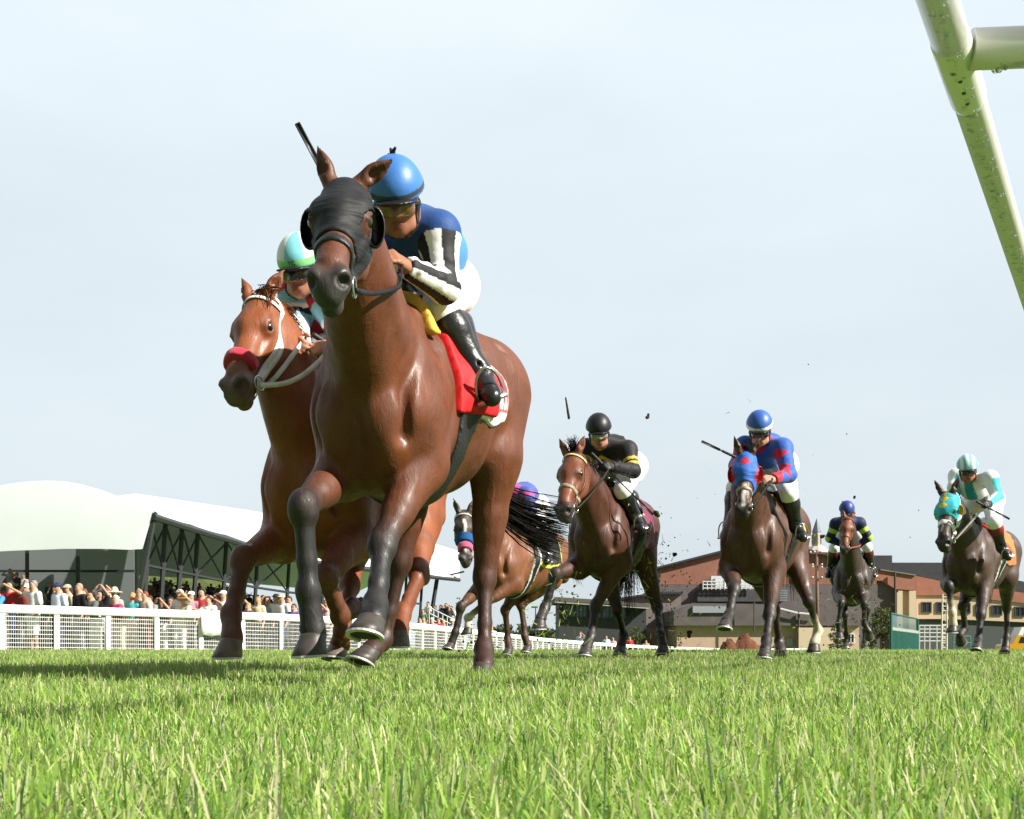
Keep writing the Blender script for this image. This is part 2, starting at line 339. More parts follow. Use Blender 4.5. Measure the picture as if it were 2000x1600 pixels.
def hair(parent, name, roots, dirs, length, m, org, n=160, sag=.35, spread=.12, r=.004, seg=7, jit=.25, wave=.03, curve=(0, 0, 0), cexp=2.2):
    """A lock of separate hairs; roots = list of points to start from, dirs = flow directions."""
    mb_v = []; mb_f = []; k = 0; roots = np.asarray(roots); dirs = np.asarray(dirs)
    nc = max(5, n // 14); cl = [(rng.random() * (len(roots) - 1), rng.normal(0, spread, 3), rng.random(), rng.random() * 6.28, nrm(rng.normal(0, 1, 3)) * wave) for _ in range(nc)]
    for _ in range(n):
        ct, cd, cj, cph, cw = cl[rng.integers(nc)]; t = min(max(ct + rng.normal(0, .25), 0), len(roots) - 1.001) if len(roots) > 2 else min(max(ct, 0), .999); i = int(t); u = t - i; j = min(i + 1, len(roots) - 1)
        p = roots[i] * (1 - u) + roots[j] * u; d = nrm(dirs[i] * (1 - u) + dirs[j] * u) + cd + rng.normal(0, spread * .2, 3); L = length * (1 - jit * rng.random()) * (1 if np.isscalar(sag) else 1)
        jj = cj * .7 + .3 * rng.random(); p = p + rng.normal(0, .010, 3); ph = cph + rng.normal(0, .3); wv = cw + rng.normal(0, wave * .25, 3); pts = []
        for s in range(seg + 1):
            x = s / seg; pts.append(p + d * L * x + V(0, 0, -sag * L * x * x) + np.asarray(curve) * (x ** cexp) * (.85 + .3 * jj) + wv * math.sin(ph + x * 5) * x)
        rr = r * (.7 + .6 * rng.random())
        for s, q in enumerate(pts):
            e = rr * (1 - .75 * s / seg); dd = nrm(pts[min(s + 1, seg)] - pts[max(s - 1, 0)]); a = nrm(np.cross(dd, V(.3, .2, .9))); b = np.cross(dd, a)
            mb_v += [q + a * e, q - a * e * .5 + b * e * .87, q - a * e * .5 - b * e * .87]
        for s in range(seg):
            for c in range(3):
                mb_f.append((k + s * 3 + c, k + s * 3 + (c + 1) % 3, k + s * 3 + 3 + (c + 1) % 3, k + s * 3 + 3 + c))
        k += 3 * (seg + 1)
    return link(name, raw_mesh(name, np.array(mb_v) - np.asarray(org), np.array(mb_f)), m, parent)

class Horse:
    """spec: O (x, y, z), yaw, pitch, s; poll, muzzle (world), roll; legs: joint lists in world; coat colours."""
    def __init__(s, size=1., **k):
        s.__dict__.update(dict(pitch=0., s=size, roll=0., neck_sag=.0, ears=(0, 0), res=.012, turn=0.)); s.__dict__.update(k)
        y, p = s.yaw, s.pitch; s.O = np.asarray(s.O, float)
        s.fx = V(-math.sin(y) * math.cos(p), -math.cos(y) * math.cos(p), -math.sin(p)); s.ly = V(math.cos(y), -math.sin(y), 0); s.uz = np.cross(s.fx, s.ly)
        s.B = np.array([s.fx, s.ly, s.uz])
    def P(s, x, y, z): return s.O + (V(x, y, z - 1.2) * s.s) @ s.B + V(0, 0, 1.2 * s.s)      # body frame: x forward, y left, z up
    def D(s, x, y, z): return V(x, y, z) @ s.B
    def setup_head(s):
        s.u = nrm(s.muzzle - s.poll); lat = s.ly * math.cos(s.turn) + s.fx * math.sin(s.turn); w = lat - s.u * (lat @ s.u); w = nrm(w); v = np.cross(s.u, w) * -1
        v = np.cross(w, s.u)
        if v[2] < 0 and abs(v[2]) > .3: v = -v
        c, q = math.cos(s.roll), math.sin(s.roll); s.hw = w * c + v * q; s.hv = v * c - w * q; s.hs = np.linalg.norm(s.muzzle - s.poll) / .575
        s.HB = np.array([s.u, s.hv, s.hw])
    def Hd(s, u, v, w): return s.poll + (V(u, v, w) * s.hs) @ s.HB
    def fields(s):
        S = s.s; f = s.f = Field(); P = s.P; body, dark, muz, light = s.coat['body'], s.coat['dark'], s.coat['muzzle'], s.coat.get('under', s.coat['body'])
        ly = s.ly
        def cap(a, b, ra, rb, k=.05, c=body, flat=None): f.cap(a, b, ra * S, rb * S, k * S, c, flat)
        # trunk
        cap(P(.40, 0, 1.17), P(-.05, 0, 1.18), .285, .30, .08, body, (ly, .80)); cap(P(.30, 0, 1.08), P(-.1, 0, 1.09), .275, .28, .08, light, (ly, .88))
        cap(P(-.05, 0, 1.14), P(-.42, 0, 1.22), .285, .22, .08, body, (ly, .93))
        cap(P(.42, 0, 1.48), P(.16, 0, 1.44), .085, .09, .12); cap(P(.16, 0, 1.40), P(-.4, 0, 1.42), .11, .14, .12)
        cap(P(-.38, 0, 1.37), P(-.80, 0, 1.31), .19, .14, .08)
        for y in (-1, 1):
            f.ell(P(-.56, .125 * y, 1.32), s.B, V(.27, .135, .21) * S, .07 * S, body)
            f.ell(P(.50, .135 * y, 1.19), s.B, V(.17, .092, .23) * S, .05 * S, body)
            f.ell(P(.61, .088 * y, 1.06), s.B, V(.13, .10, .17) * S, .035 * S, body)
            cap(P(.36, .09 * y, 1.46), P(.60, .145 * y, 1.12), .08, .10, .05, body, (ly, .7))
            cap(P(.22, .14 * y, 1.33), P(.40, .175 * y, 1.02), .10, .10, .045, body, (ly, .7))
            cap(P(.12, .165 * y, 1.2), P(-.3, .165 * y, 1.22), .15, .145, .06)
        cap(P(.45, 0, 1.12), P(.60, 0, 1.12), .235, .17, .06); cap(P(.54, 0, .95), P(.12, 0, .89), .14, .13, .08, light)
        f.cap(P(.80, 0, 1.22), P(.72, 0, .90), .035 * S, .03 * S, .06 * S, None, None, True)
        for y in (-1, 1):
            f.cap(P(.66, .18 * y, 1.30), P(.66, .165 * y, 1.02), .02 * S, .025 * S, .05 * S, None, None, True); f.cap(P(.10, .33 * y, 1.38), P(.26, .33 * y, 1.0), .03 * S, .03 * S, .05 * S, None, None, True)
            gr = lambda a, b, r, k: f.cap(P(*a), P(*b), r * S, r * S, k * S, None, None, True)
            gr((.17, .31 * y, 1.34), (.43, .265 * y, 1.02), .014, .045); gr((.52, .20 * y, 1.42), (.70, .20 * y, 1.16), .016, .045); gr((-.70, .27 * y, 1.28), (-.58, .27 * y, .98), .016, .05); gr((-.36, .29 * y, 1.34), (-.26, .29 * y, 1.02), .02, .06); gr((-.44, .20 * y, 1.50), (-.62, .28 * y, 1.30), .012, .04)
            for q in range(5): gr((.04 - .085 * q, .325 * y, 1.28), (-.02 - .085 * q, .31 * y, 1.02), .012, .035)
        # neck from crest and throat lines
        th = s.Hd(.10, -.15, 0); top = s.Hd(-.02, -.005, 0); a0, a1 = P(.30, 0, 1.50), P(.66, 0, 1.10)
        ctop = (P(.52, 0, 1.66) + top) / 2 + s.uz * s.neck_sag if s.neck_sag else a0 * .35 + top * .65 + s.uz * .03
        cth = a1 * .55 + th * .45 - s.uz * .035 + s.fx * .02; n = 8; pc = None
        for i in range(n + 1):
            t = i / n; c = a0 * (1 - t) ** 2 + 2 * ctop * t * (1 - t) + top * t * t; q = a1 * (1 - t) ** 2 + 2 * cth * t * (1 - t) + th * t * t
            ce = (c + q) / 2; hh = np.linalg.norm(c - q) / 2; wd = (.148 * (1 - t) ** 1.3 + .078 * (1 - (1 - t) ** 1.3) + .01 * math.sin(math.pi * t)) * S
            if pc is not None: f.cap(pc[0], ce, pc[1], hh, .05 * S, body, (nrm(ly * (1 - t) + s.hw * t), min(1, (wd + pc[2]) / (hh + pc[1]))))
            if pc is not None and 1 < i: f.cap(pc[4], q + (ce - q) * .22, .042 * S, .042 * S, .035 * S, body); 
            if pc is not None: f.cap(pc[3], c + (ce - c) * .12, .035 * S, .03 * S, .05 * S, s.coat.get('crest', body))
            if pc is not None and i < 7:
                for y in (-1, 1):
                    o = lambda cc, qq, ww: cc * .42 + qq * .58 + ly * y * ww * .62
                    f.cap(o(pc[6], pc[5], pc[2]), o(c, q, wd), .06 * S, .055 * S, .03 * S, body)
            pc = (ce, hh, wd, c + (ce - c) * .12, q + (ce - q) * .22, q, c)
        s.crest = [a0 * (1 - t) ** 2 + 2 * ctop * t * (1 - t) + top * t * t for t in np.linspace(0, 1, 12)]
        # head
        h = s.hf = Field(); E = Field(); HB = s.HB; g = s.hs; Hd = s.Hd; face = s.coat.get('face', body)
        def hc(a, b, ra, rb, k=.02, c=face, flat=None, F_=None): (F_ or h).cap(Hd(*a), Hd(*b), ra * g, rb * g, k * g, c, flat)
        def he(c0, r, k=.02, c=face, sub=False, F_=None, ax=None): (F_ or h).ell(Hd(*c0), HB if ax is None else ax, V(*r) * g, k * g, c, sub)
        he((.045, -.045, 0), (.095, .085, .082), .03); hc((.06, -.012, 0), (.19, -.008, 0), .072, .078, .03, face, (s.hw, 1.0))
        hc((.17, -.02, 0), (.45, -.028, 0), .070, .046, .03, face, (s.hw, .82)); hc((.15, -.075, 0), (.45, -.06, 0), .075, .048, .03, face, (s.hw, .8))
        for y in (-1, 1):
            he((.165, .012, .062 * y), (.055, .032, .034), .025); he((.19, -.02, .079 * y), (.042, .034, .026), .02)
            he((.185, -.115, .052 * y), (.115, .100, .033), .03, s.coat.get('cheek', face)); hc((.25, -.155, .028 * y), (.46, -.105, .018 * y), .030, .024, .03)
            hc((.235, -.058, .068 * y), (.35, -.058, .050 * y), .016, .011, .02); hc((.25, -.015, .03 * y), (.45, -.02, .022 * y), .032, .026, .02)
            he((.515, -.030, .042 * y), (.046, .037, .029), .02, muz); he((.48, -.06, .035 * y), (.055, .045, .03), .02, muz)
        he((.525, -.058, 0), (.058, .052, .052), .025, muz); he((.562, -.075, 0), (.028, .032, .042), .02, muz)
        hc((.40, -.108, 0), (.525, -.118, 0), .030, .030, .025, muz); he((.530, -.128, 0), (.036, .024, .033), .02, s.coat.get('chin', muz))
        dk = (.012, .009, .008)
        for y in (-1, 1):
            he((.545, -.026, .056 * y), (.032, .021, .025), .008, dk, True, ax=np.array([nrm(s.u * .75 + s.hv * .65), nrm(s.hv * .75 - s.u * .65), s.hw]))
            h.cap(Hd(.47, -.098, .05 * y), Hd(.56, -.100, .035 * y), .006 * g, .006 * g, .006 * g, muz, None, True)
            he((.192, -.012, .105 * y), (.024, .019, .016), .012, s.coat.get('eyerim', dark), True)
            hc((.165, .004, .100 * y), (.212, .008, .096 * y), .008, .007, .012)
        s.headf = Field(); s.headf.p = list(h.p)
        for y in (-1, 1):
            e0, e1 = s.ears if isinstance(s.ears[0], (int, float)) else s.ears[(y + 1) // 2]
            bd = nrm(-s.u * (.55 + e0) + s.hv * (.65 - e0 * .4) + s.hw * y * (.30 + e1)); b0 = Hd(.0, .03, .052 * y); fr = nrm(s.hv * (.3) + s.u * .8 + s.hw * y * .45); fr = nrm(fr - bd * (fr @ bd))
            sd_ = np.cross(bd, fr); L = s.__dict__.get('ear_len', .15) * g
            h.cap(b0, b0 + bd * .06 * g, .028 * g, .031 * g, .02 * g, face); h.cap(b0 + bd * .05 * g, b0 + bd * L * .66, .032 * g, .021 * g, .01, face, (fr, .62)); h.cap(b0 + bd * L * .64, b0 + bd * L, .021 * g, .006 * g, .012 * g, dark, (fr, .7))
            h.cap(b0 + bd * .05 * g + fr * .022 * g, b0 + bd * L * .8 + fr * .016 * g, .020 * g, .008 * g, .008 * g, tuple(np.array(dark) * .3 + np.array(face) * .6), None, True)
        f.p += h.p
        # legs
        s.hooves = []
        for nm, J in s.legs.items():
            y = 1 if nm[1] == 'L' else -1; dark = s.coat.get('hdark', s.coat['dark']) if nm[0] == 'H' else s.coat['dark']; sock = s.coat.get('socks', {}).get(nm); dk2 = dark
            if nm[0] == 'F':
                E_, K, T, C, tip = J; up = P(.50, .15 * y, 1.10); bk = -s.fx
                fa = nrm(K - E_); cn = nrm(T - K); fwd = nrm(s.fx - cn * (s.fx @ cn)) if abs(s.fx @ cn) < .97 else s.uz
                ff = nrm(s.fx - fa * (s.fx @ fa)) if abs(s.fx @ fa) < .97 else s.uz
                cap(up, E_, .135, .112, .05, body, (ly, .8)); cap(E_, E_ * .35 + K * .65, .102, .058, .045); cap(E_ + ff * .04 * S, E_ * .5 + K * .5 + ff * .02 * S, .07, .05, .03); cap(E_ * .4 + K * .6, K, .058, .046, .03, tuple(np.array(body) * .5 + np.array(dk2) * .5))
                cap(E_ - ff * .03 * S, E_ * .55 + K * .45 - ff * .03 * S, .06, .036, .03)
            else:
                St, K, T, C, tip = J; hip = P(-.60, .15 * y, 1.27); fa = nrm(K - St); cn = nrm(T - K)
                fwd = nrm(s.fx - cn * (s.fx @ cn)); ff = nrm(s.fx - fa * (s.fx @ fa))
                cap(hip, St, .21, .145, .06, body, (ly, .76)); cap(P(-.40, .15 * y, 1.30), St + s.fx * .02, .13, .10, .05, body, (ly, .7)); cap(P(-.80, .11 * y, 1.28), St * .55 + K * .45 - ff * .05 * S, .12, .062, .06, body, (ly, .8))
                cap(P(-.83, .10 * y, 1.22), P(-.78, .13 * y, 1.02), .10, .085, .06)
                cap(St, St * .4 + K * .6, .145, .068, .05, body, (ly, .85)); cap(St * .5 + K * .5, K, .076, .048, .04, tuple(np.array(body) * .6 + np.array(dk2) * .4)); cap(St * .5 + K * .5 - ff * .055 * S, K - ff * .058 * S, .026, .022, .025, tuple(np.array(body) * .5 + np.array(dk2) * .5))
            hind = nm[0] == 'H'; kc = dk2; cc = sock or dk2
            f.ell(K, np.array([fwd, np.cross(cn, fwd), cn]), V(.057, .052, .070) * S * (1.02 if hind else 1), .022 * S, kc)
            if hind:
                f.cap(K - ff * .055 * S - cn * .03 * S, K - ff * .03 * S + cn * .07 * S, .024 * S, .022 * S, .02 * S, kc)
            else:
                for q in (-1, 1): f.ell(K + np.cross(cn, fwd) * q * .026 * S + cn * .03 * S, np.array([fwd, np.cross(cn, fwd), cn]), V(.036, .026, .03) * S, .015 * S, kc)
                f.ell(K - fwd * .042 * S - cn * .01, np.array([fwd, np.cross(cn, fwd), cn]), V(.022, .02, .035) * S, .018 * S, kc)
            m_ = K * .35 + T * .65
            lw = .88 if hind else 1.; f.cap(K, m_, .040 * lw * S, .032 * lw * S, .025 * S, kc); f.cap(m_, T, .032 * lw * S, .036 * lw * S, .02 * S, cc)
            f.cap(K - fwd * .028 * S + cn * .04, K * .4 + T * .6 - fwd * .034 * S, .024 * S, .024 * S, .016 * S, kc); f.cap(K * .4 + T * .6 - fwd * .034 * S, T - fwd * .036 * S, .024 * S, .026 * S, .016 * S, cc)
            f.ell(T, np.array([fwd, np.cross(cn, fwd), cn]), V(.047, .044, .053) * S, .018 * S, cc); pa = nrm(C - T); bkp = nrm(-fwd - pa * (-fwd @ pa))
            f.ell(T + bkp * .03 * S + pa * .012, np.array([bkp, np.cross(pa, bkp), pa]), V(.028, .03, .032) * S, .016 * S, cc)
            f.cap(T, C, .040 * S, .044 * S, .018 * S, cc); f.cap(C - pa * .004, C + pa * .018 * S, .045 * S, .046 * S, .012 * S, cc); f.cap(T * .45 + C * .55 + bkp * .026 * S, C + bkp * .03 * S, .024 * S, .03 * S, .014 * S, cc)
            s.hooves.append((nm, C + pa * .012 * S, nrm(tip[0]), nrm(tip[1])))
        s.dock = P(-.84, 0, 1.40); f.cap(P(-.76, 0, 1.37), s.dock, .07 * S, .04 * S, .06 * S, body)
    def paint(s, v, c):
        """White markings on the face, in the head's own frame."""
        q = (v - s.poll) @ s.HB.T / s.hs
        bl = s.coat.get('blaze')
        if bl is not None:
            u0, u1, w0, w1 = bl; t = np.clip((q[:, 0] - u0) / (u1 - u0), 0, 1); hw = w0 + (w1 - w0) * t
            e = np.clip((hw - np.abs(q[:, 2] - .004 * np.sin(q[:, 0] * 40))) / .008, 0, 1) * np.clip((q[:, 0] - u0) / .02, 0, 1) * np.clip((u1 - q[:, 0]) / .02, 0, 1) * (q[:, 1] > -.05) * (np.abs(q[:, 1]) < .12)
            c = c * (1 - e[:, None]) + np.array((.62, .58, .55)) * e[:, None]
        # dappled wear: slightly paler flanks below
        return np.clip(c, 0, 1)
    def build(s):
        s.setup_head(); s.fields(); s.root = empty('racehorse', s.O, s.label, 'horse', 'racehorses galloping on the turf'); o = s.O
        b = skin('body', s.f, s.res, coat_material(), s.root, o, True, .016, s.paint)
        hm = mat('hoof horn', s.coat.get('hoof', (.05, .042, .036)), .45, .4, var=.35, scale=30, stretch=(1, 1, .3)) if 'hoofm' not in s.coat else mat(*s.coat['hoofm'], var=.35, scale=30)
        st = mat('steel shoe', (.50, .50, .48), .5, .5, .4, scale=40)
        for nm, C, ax, toe in s.hooves:
            a, b2 = hoof_mesh(C, ax, toe, .047 * s.s, .064 * s.s, .088 * s.s); hf = a.build('hoof', hm, s.root, None, True, o); b2.build('horseshoe', st, hf, None, False, o)
        em = mat('eye', (.012, .007, .005), .06, .8, var=.0, coat=1.)
        for y in (-1, 1): MB().ball(s.Hd(.192, -.012, .083 * y), .0255 * s.hs, 16, 12).build('eye', em, s.root, None, True, o)
        hairm = mat('hair ' + s.coat.get('hairname', 'black'), s.coat.get('hair', (.012, .009, .008)), .7, .18, var=.4, scale=60)
        s.hairm = hairm
        return s.root
    def mane(s, n=260, side=-1, L=.16, flow=None):
        fl = flow if flow is not None else nrm(-s.fx * .5 + s.ly * side * .9 - s.uz * .2); r = [p + s.uz * -.004 for p in s.crest[3:]]
        return hair(s.root, 'mane', r, [fl] * len(r), L, s.hairm, s.O, n, .5, .18, .0035)
    def forelock(s, n=60, L=.14, d=None):
        r = [s.Hd(-.03, .03, -.02), s.Hd(-.03, .03, .02)]; return hair(s.root, 'forelock', r, [d if d is not None else nrm(s.u * .4 + s.hv * .6)] * 2, L, s.hairm, s.O, n, .4, .25, .003)
    def tail(s, d, L=.75, n=260, sag=.3, spread=.1, r=.004, curve=(0, 0, 0), drop=0.):
        return hair(s.root, 'tail', [s.dock + s.uz * (.02 - drop), s.dock - s.uz * (.05 + drop)], [nrm(d)] * 2, L, s.hairm, s.O, n, sag, spread, r, 11, .3, .035, curve, 3.2)
# ------------------------------------------------------------------ the seven horses
BAY = dict(body=(.112, .0275, .0062), dark=(.011, .010, .010), muzzle=(.028, .026, .023), under=(.105, .026, .0065), hair=(.012, .009, .008), hdark=(.036, .012, .007))
HORSES = {}
def frame(O, yaw, pitch=0., s=1.):
    h = Horse(O=O, yaw=R(yaw), pitch=R(pitch), size=s); return h
def fore(h, side, E, k, t, c, tip, nr=(True, True, True), L=(.43, .285, .125)):
    y = 1 if side == 'L' else -1; e = h.P(E[0], E[1] * y, E[2]); K = reach(e, *k, L[0] * h.s, nr[0]); T = reach(K, *t, L[1] * h.s, nr[1]); C = reach(T, *c, L[2] * h.s, nr[2])
    return [e, K, T, C, tip]
def field_horse(tag_, O, yaw, head, legs, coat, label, res=.013, size=1., pitch=1, **k):
    h = frame(O, yaw, pitch, size); h.tag = tag_; h.poll = at(*head[0]); h.muzzle = at(*head[1]); h.roll = R(head[2]); h.turn = R(head[3]); h.coat = coat; h.res = res; h.label = label
    f, z, l = h.fx, V(0, 0, 1), h.ly; TIP = {'flat': (-z * .9 + f * .35, f * .9 + z * .2), 'reach': (f * .50 - z * .86, f * .86 + z * .5), 'hang': (-z * .95 + f * .12, f), 'fold': (-f * .75 + z * .35 + l * .2, -z), 'back': (-z * .6 - f * .7, f * .5 - z * .8)}
    h.legs = {}
    for n, (st, k_, t, c, tip, nr) in legs.items():
        h.legs[n] = fore(h, n[1], st, k_, t, c, TIP[tip], nr, (.43, .285, .125) if n[0] == 'F' else (.48, .36, .12))
    h.__dict__.update(k); h.build(); HORSES[tag_] = h; return h
Y3, NFN, NNF, FNN = (True,) * 3, (True, False, True), (True, True, False), (False, True, True)
def lead_horse():
    h = frame((-.38, 5.18, -.03), 16, 6)
    h.poll = at(677, 374, 3.98); h.muzzle = at(634, 546, 3.60); h.ear_len = .135; h.roll = R(-7); h.turn = R(-4)
    f, z = h.fx, V(0, 0, 1)
    h.legs = {'FL': fore(h, 'L', (.44, .15, .92), (747, 1062), (733, 1180), (728, 1206), (f * .50 - z * .86, f * .86 + z * .5)),
              'FR': fore(h, 'R', (.50, .15, .90), (592, 990), (602, 1160), (613, 1246), (-z * .95 + f * .12 + h.ly * .05, f), (True, True, True), (.43, .30, .145)),
              'HL': fore(h, 'L', (-.44, .18, .98), (944, 1163), (945, 1268), (945, 1296), (-z * .9 + f * .35, f * .9 + z * .2), (False, True, True), (.55, .34, .11)),
              'HR': fore(h, 'R', (-.34, .16, .98), (777, 1128), (748, 1250), (728, 1268), (-z * .75 + f * .5 - h.ly * .2, f * .75 - h.ly * .3 + z * .3), (True, True, True), (.47, .36, .11))}
    h.coat = dict(BAY); h.ears = ((.1, .0), (-.2, 1.0)); h.res = .009
    h.label = 'bay racehorse in a black blinker hood leading the field'
    h.build(); h.tail(V(-.03, .14, -1.), .74, 80, 0., .018, .0095, V(.40, .1, .12), .20); h.tail(V(-.03, .14, -1.), .78, 190, 0., .026, .0028, V(.43, .1, .13), .20).name = 'tail_wisps'; HORSES['lead'] = h
lead_horse()

if True:   # h2
    CH = dict(body=(.215, .055, .0120), dark=(.10, .030, .011), hdark=(.16, .042, .012), muzzle=(.17, .115, .09), under=(.20, .052, .0125), hair=(.17, .055, .018), hairname='chestnut', hoofm=('chestnut hoof horn', (.13, .10, .075), .4, .4), cheek=(.19, .056, .018), eyerim=(.03, .015, .01))
    h = field_horse('chestnut', (-.79, 6.24, -.20), 15, ((512, 590, 5.5), (440, 760, 5.16), 6, 9), {
        'FR': ((.52, .17, .88), (474, 1092), (451, 1200), (453, 1244), 'hang', (True, True, True)), 'FL': ((.46, .17, .88), (634, 1128), (664, 1204), (688, 1190), 'fold', (True, False, False)),
        'HL': ((-.42, .18, 1.0), (818, 1120), (786, 1196), (781, 1228), 'hang', Y3), 'HR': ((-.40, .17, .98), (683, 1140), (668, 1232), (662, 1258), 'flat', NNF)}, CH,
        'chestnut racehorse with red fluffy noseband and white bridle, second in the race', .010, pitch=4, ears=((.5, .1), (.75, .6)), ear_len=.13)
    h.forelock(90, .13, nrm(h.u * .35 + h.hw * .75 + h.hv * .15)); h.mane(300, 1, .13); h.tail(V(-.5, .5, -.3), .5, 60)
if True:   # h3
    C3 = dict(body=(.060, .016, .0062), dark=(.018, .013, .011), hdark=(.020, .011, .008), muzzle=(.030, .020, .016), under=(.045, .014, .007), face=(.150, .038, .011), cheek=(.145, .037, .011), hair=(.012, .009, .008))  # dark bay, with the body darkened further for the shadow lying on it
    h = field_horse('dark bay', (.885, 10.87, -.06), 18, ((1121, 890, 9.75), (1092, 1003, 9.42), 4, 11), {
        'FL': ((.42, .17, .92), (1161, 1188), (1154, 1244), (1146, 1264), 'flat', Y3), 'FR': ((.50, .17, .88), (1084, 1122), (1064, 1188), (1056, 1208), 'hang', (True, True, True)),
        'HL': ((-.48, .18, 1.0), (1284, 1188), (1290, 1240), (1295, 1262), 'flat', FNN), 'HR': ((-.40, .17, .98), (1207, 1198), (1218, 1240), (1213, 1262), 'flat', NFN)}, C3,
        'dark bay racehorse with a braided pale browband, ridden in black silks', ears=((.15, .0), (.5, .2)), ear_len=.14)
    h.forelock(110, .12, nrm(-h.u * .7 + h.hv * .7)); h.mane(160, 1, .14); h.tail(V(-.1, .35, -1.0), .80, 260, .15, .10)
if True:   # h4
    C4 = dict(body=(.066, .022, .0095), dark=(.016, .012, .010), hdark=(.022, .011, .008), muzzle=(.022, .016, .014), under=(.07, .022, .010), face=(.075, .025, .012), hair=(.012, .009, .008), blaze=(.30, .52, .022, .020), socks={'HL': (.55, .47, .34)})
    h = field_horse('hooded bay', (2.19, 10.70, -.10), 23, ((1457, 888, 9.72), (1451, 1001, 9.47), 0, -10), {
        'FR': ((.50, .17, .90), (1434, 1150), (1424, 1202), (1419, 1214), 'reach', Y3), 'FL': ((.42, .17, .88), (1503, 1200), (1497, 1250), (1495, 1268), 'flat', Y3),
        'HL': ((-.46, .18, 1.0), (1580, 1175), (1598, 1232), (1591, 1255), 'hang', NFN), 'HR': ((-.36, .17, .98), (1514, 1196), (1521, 1252), (1524, 1270), 'flat', NFN)}, C4,
        'dark bay racehorse in a blue hood with a red diamond', ears=((.1, .0), (.1, .2)), ear_len=.15)
    h.forelock(40, .09, nrm(-h.u + h.hv)); h.tail(V(.4, .6, -.9), .6, 120)
if True:   # h5
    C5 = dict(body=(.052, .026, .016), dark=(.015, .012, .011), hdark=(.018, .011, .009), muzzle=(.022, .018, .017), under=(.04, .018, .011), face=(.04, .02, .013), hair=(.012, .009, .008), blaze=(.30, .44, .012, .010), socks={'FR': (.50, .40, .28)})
    h = field_horse('teal hood', (5.26, 13.83, -.08), 36, ((1853, 966, 12.95), (1837, 1066, 12.65), 4, 6), {
        'FR': ((.50, .17, .90), (1853, 1145), (1862, 1212), (1862, 1232), 'hang', Y3), 'FL': ((.44, .17, .90), (1916, 1200), (1911, 1248), (1910, 1258), 'reach', Y3),
        'HL': ((-.46, .18, 1.0), (1966, 1186), (1966, 1246), (1964, 1264), 'flat', FNN), 'HR': ((-.36, .17, .98), (1880, 1184), (1884, 1228), (1876, 1240), 'back', NFN)}, C5,
        'nearly black racehorse in a teal hood with yellow diamonds and white bridle', ears=((.1, .0), (.3, .3)), ear_len=.15)
    h.mane(120, 1, .12); h.tail(V(-.2, .4, -1.0), .6, 120)
if True:   # h6
    C6 = dict(body=(.030, .017, .011), dark=(.016, .012, .010), muzzle=(.025, .018, .016), under=(.032, .016, .010), face=(.17, .048, .016), cheek=(.09, .03, .013), hair=(.012, .009, .008))
    h = field_horse('rearmost', (5.07, 18.33, -.04), 15, ((1656, 1012, 17.2), (1648, 1076, 16.95), 0, 0), {
        'FR': ((.50, .17, .90), (1643, 1178), (1637, 1222), (1640, 1238), 'hang', Y3), 'FL': ((.48, .17, .90), (1688, 1180), (1688, 1218), (1697, 1234), 'back', NFN),
        'HL': ((-.44, .18, 1.0), (1694, 1190), (1690, 1232), (1690, 1246), 'hang', NFN), 'HR': ((-.36, .17, .98), (1650, 1200), (1652, 1240), (1652, 1256), 'flat', NFN)}, C6,
        'dark brown racehorse with a bright bay face running head on at the back', .016, ears=((.6, .2), (.6, .2)), ear_len=.12)
    h.tail(V(.2, .8, -.6), .6, 60)
if True:   # h7
    C7 = dict(body=(.150, .050, .017), dark=(.022, .015, .011), hdark=(.05, .02, .012), muzzle=(.07, .055, .048), under=(.15, .052, .019), face=(.035, .024, .018), cheek=(.035, .024, .018), hair=(.012, .009, .008), blaze=(.10, .48, .020, .014), socks={'FL': (.50, .44, .33)})
    h = field_horse('half hidden', (.10, 14.06, -.08), 30, ((905, 1003, 13.0), (911, 1098, 12.70), 0, -38), {
        'FR': ((.54, .17, .90), (900, 1185), (888, 1240), (880, 1262), 'reach', Y3), 'FL': ((.44, .17, .90), (948, 1178), (914, 1206), (915, 1224), 'hang', NFN),
        'HL': ((-.40, .18, 1.0), (1013, 1186), (1025, 1246), (1032, 1264), 'flat', NFN), 'HR': ((-.34, .17, .98), (986, 1192), (991, 1248), (994, 1266), 'flat', NFN)}, C7,
        'bay racehorse with a yellow edged saddle cloth, half hidden behind the leading horse', .015, ears=((.3, .1), (.3, .1)), ear_len=.14)
    h.tail(V(.5, .6, -.4), .6, 60)
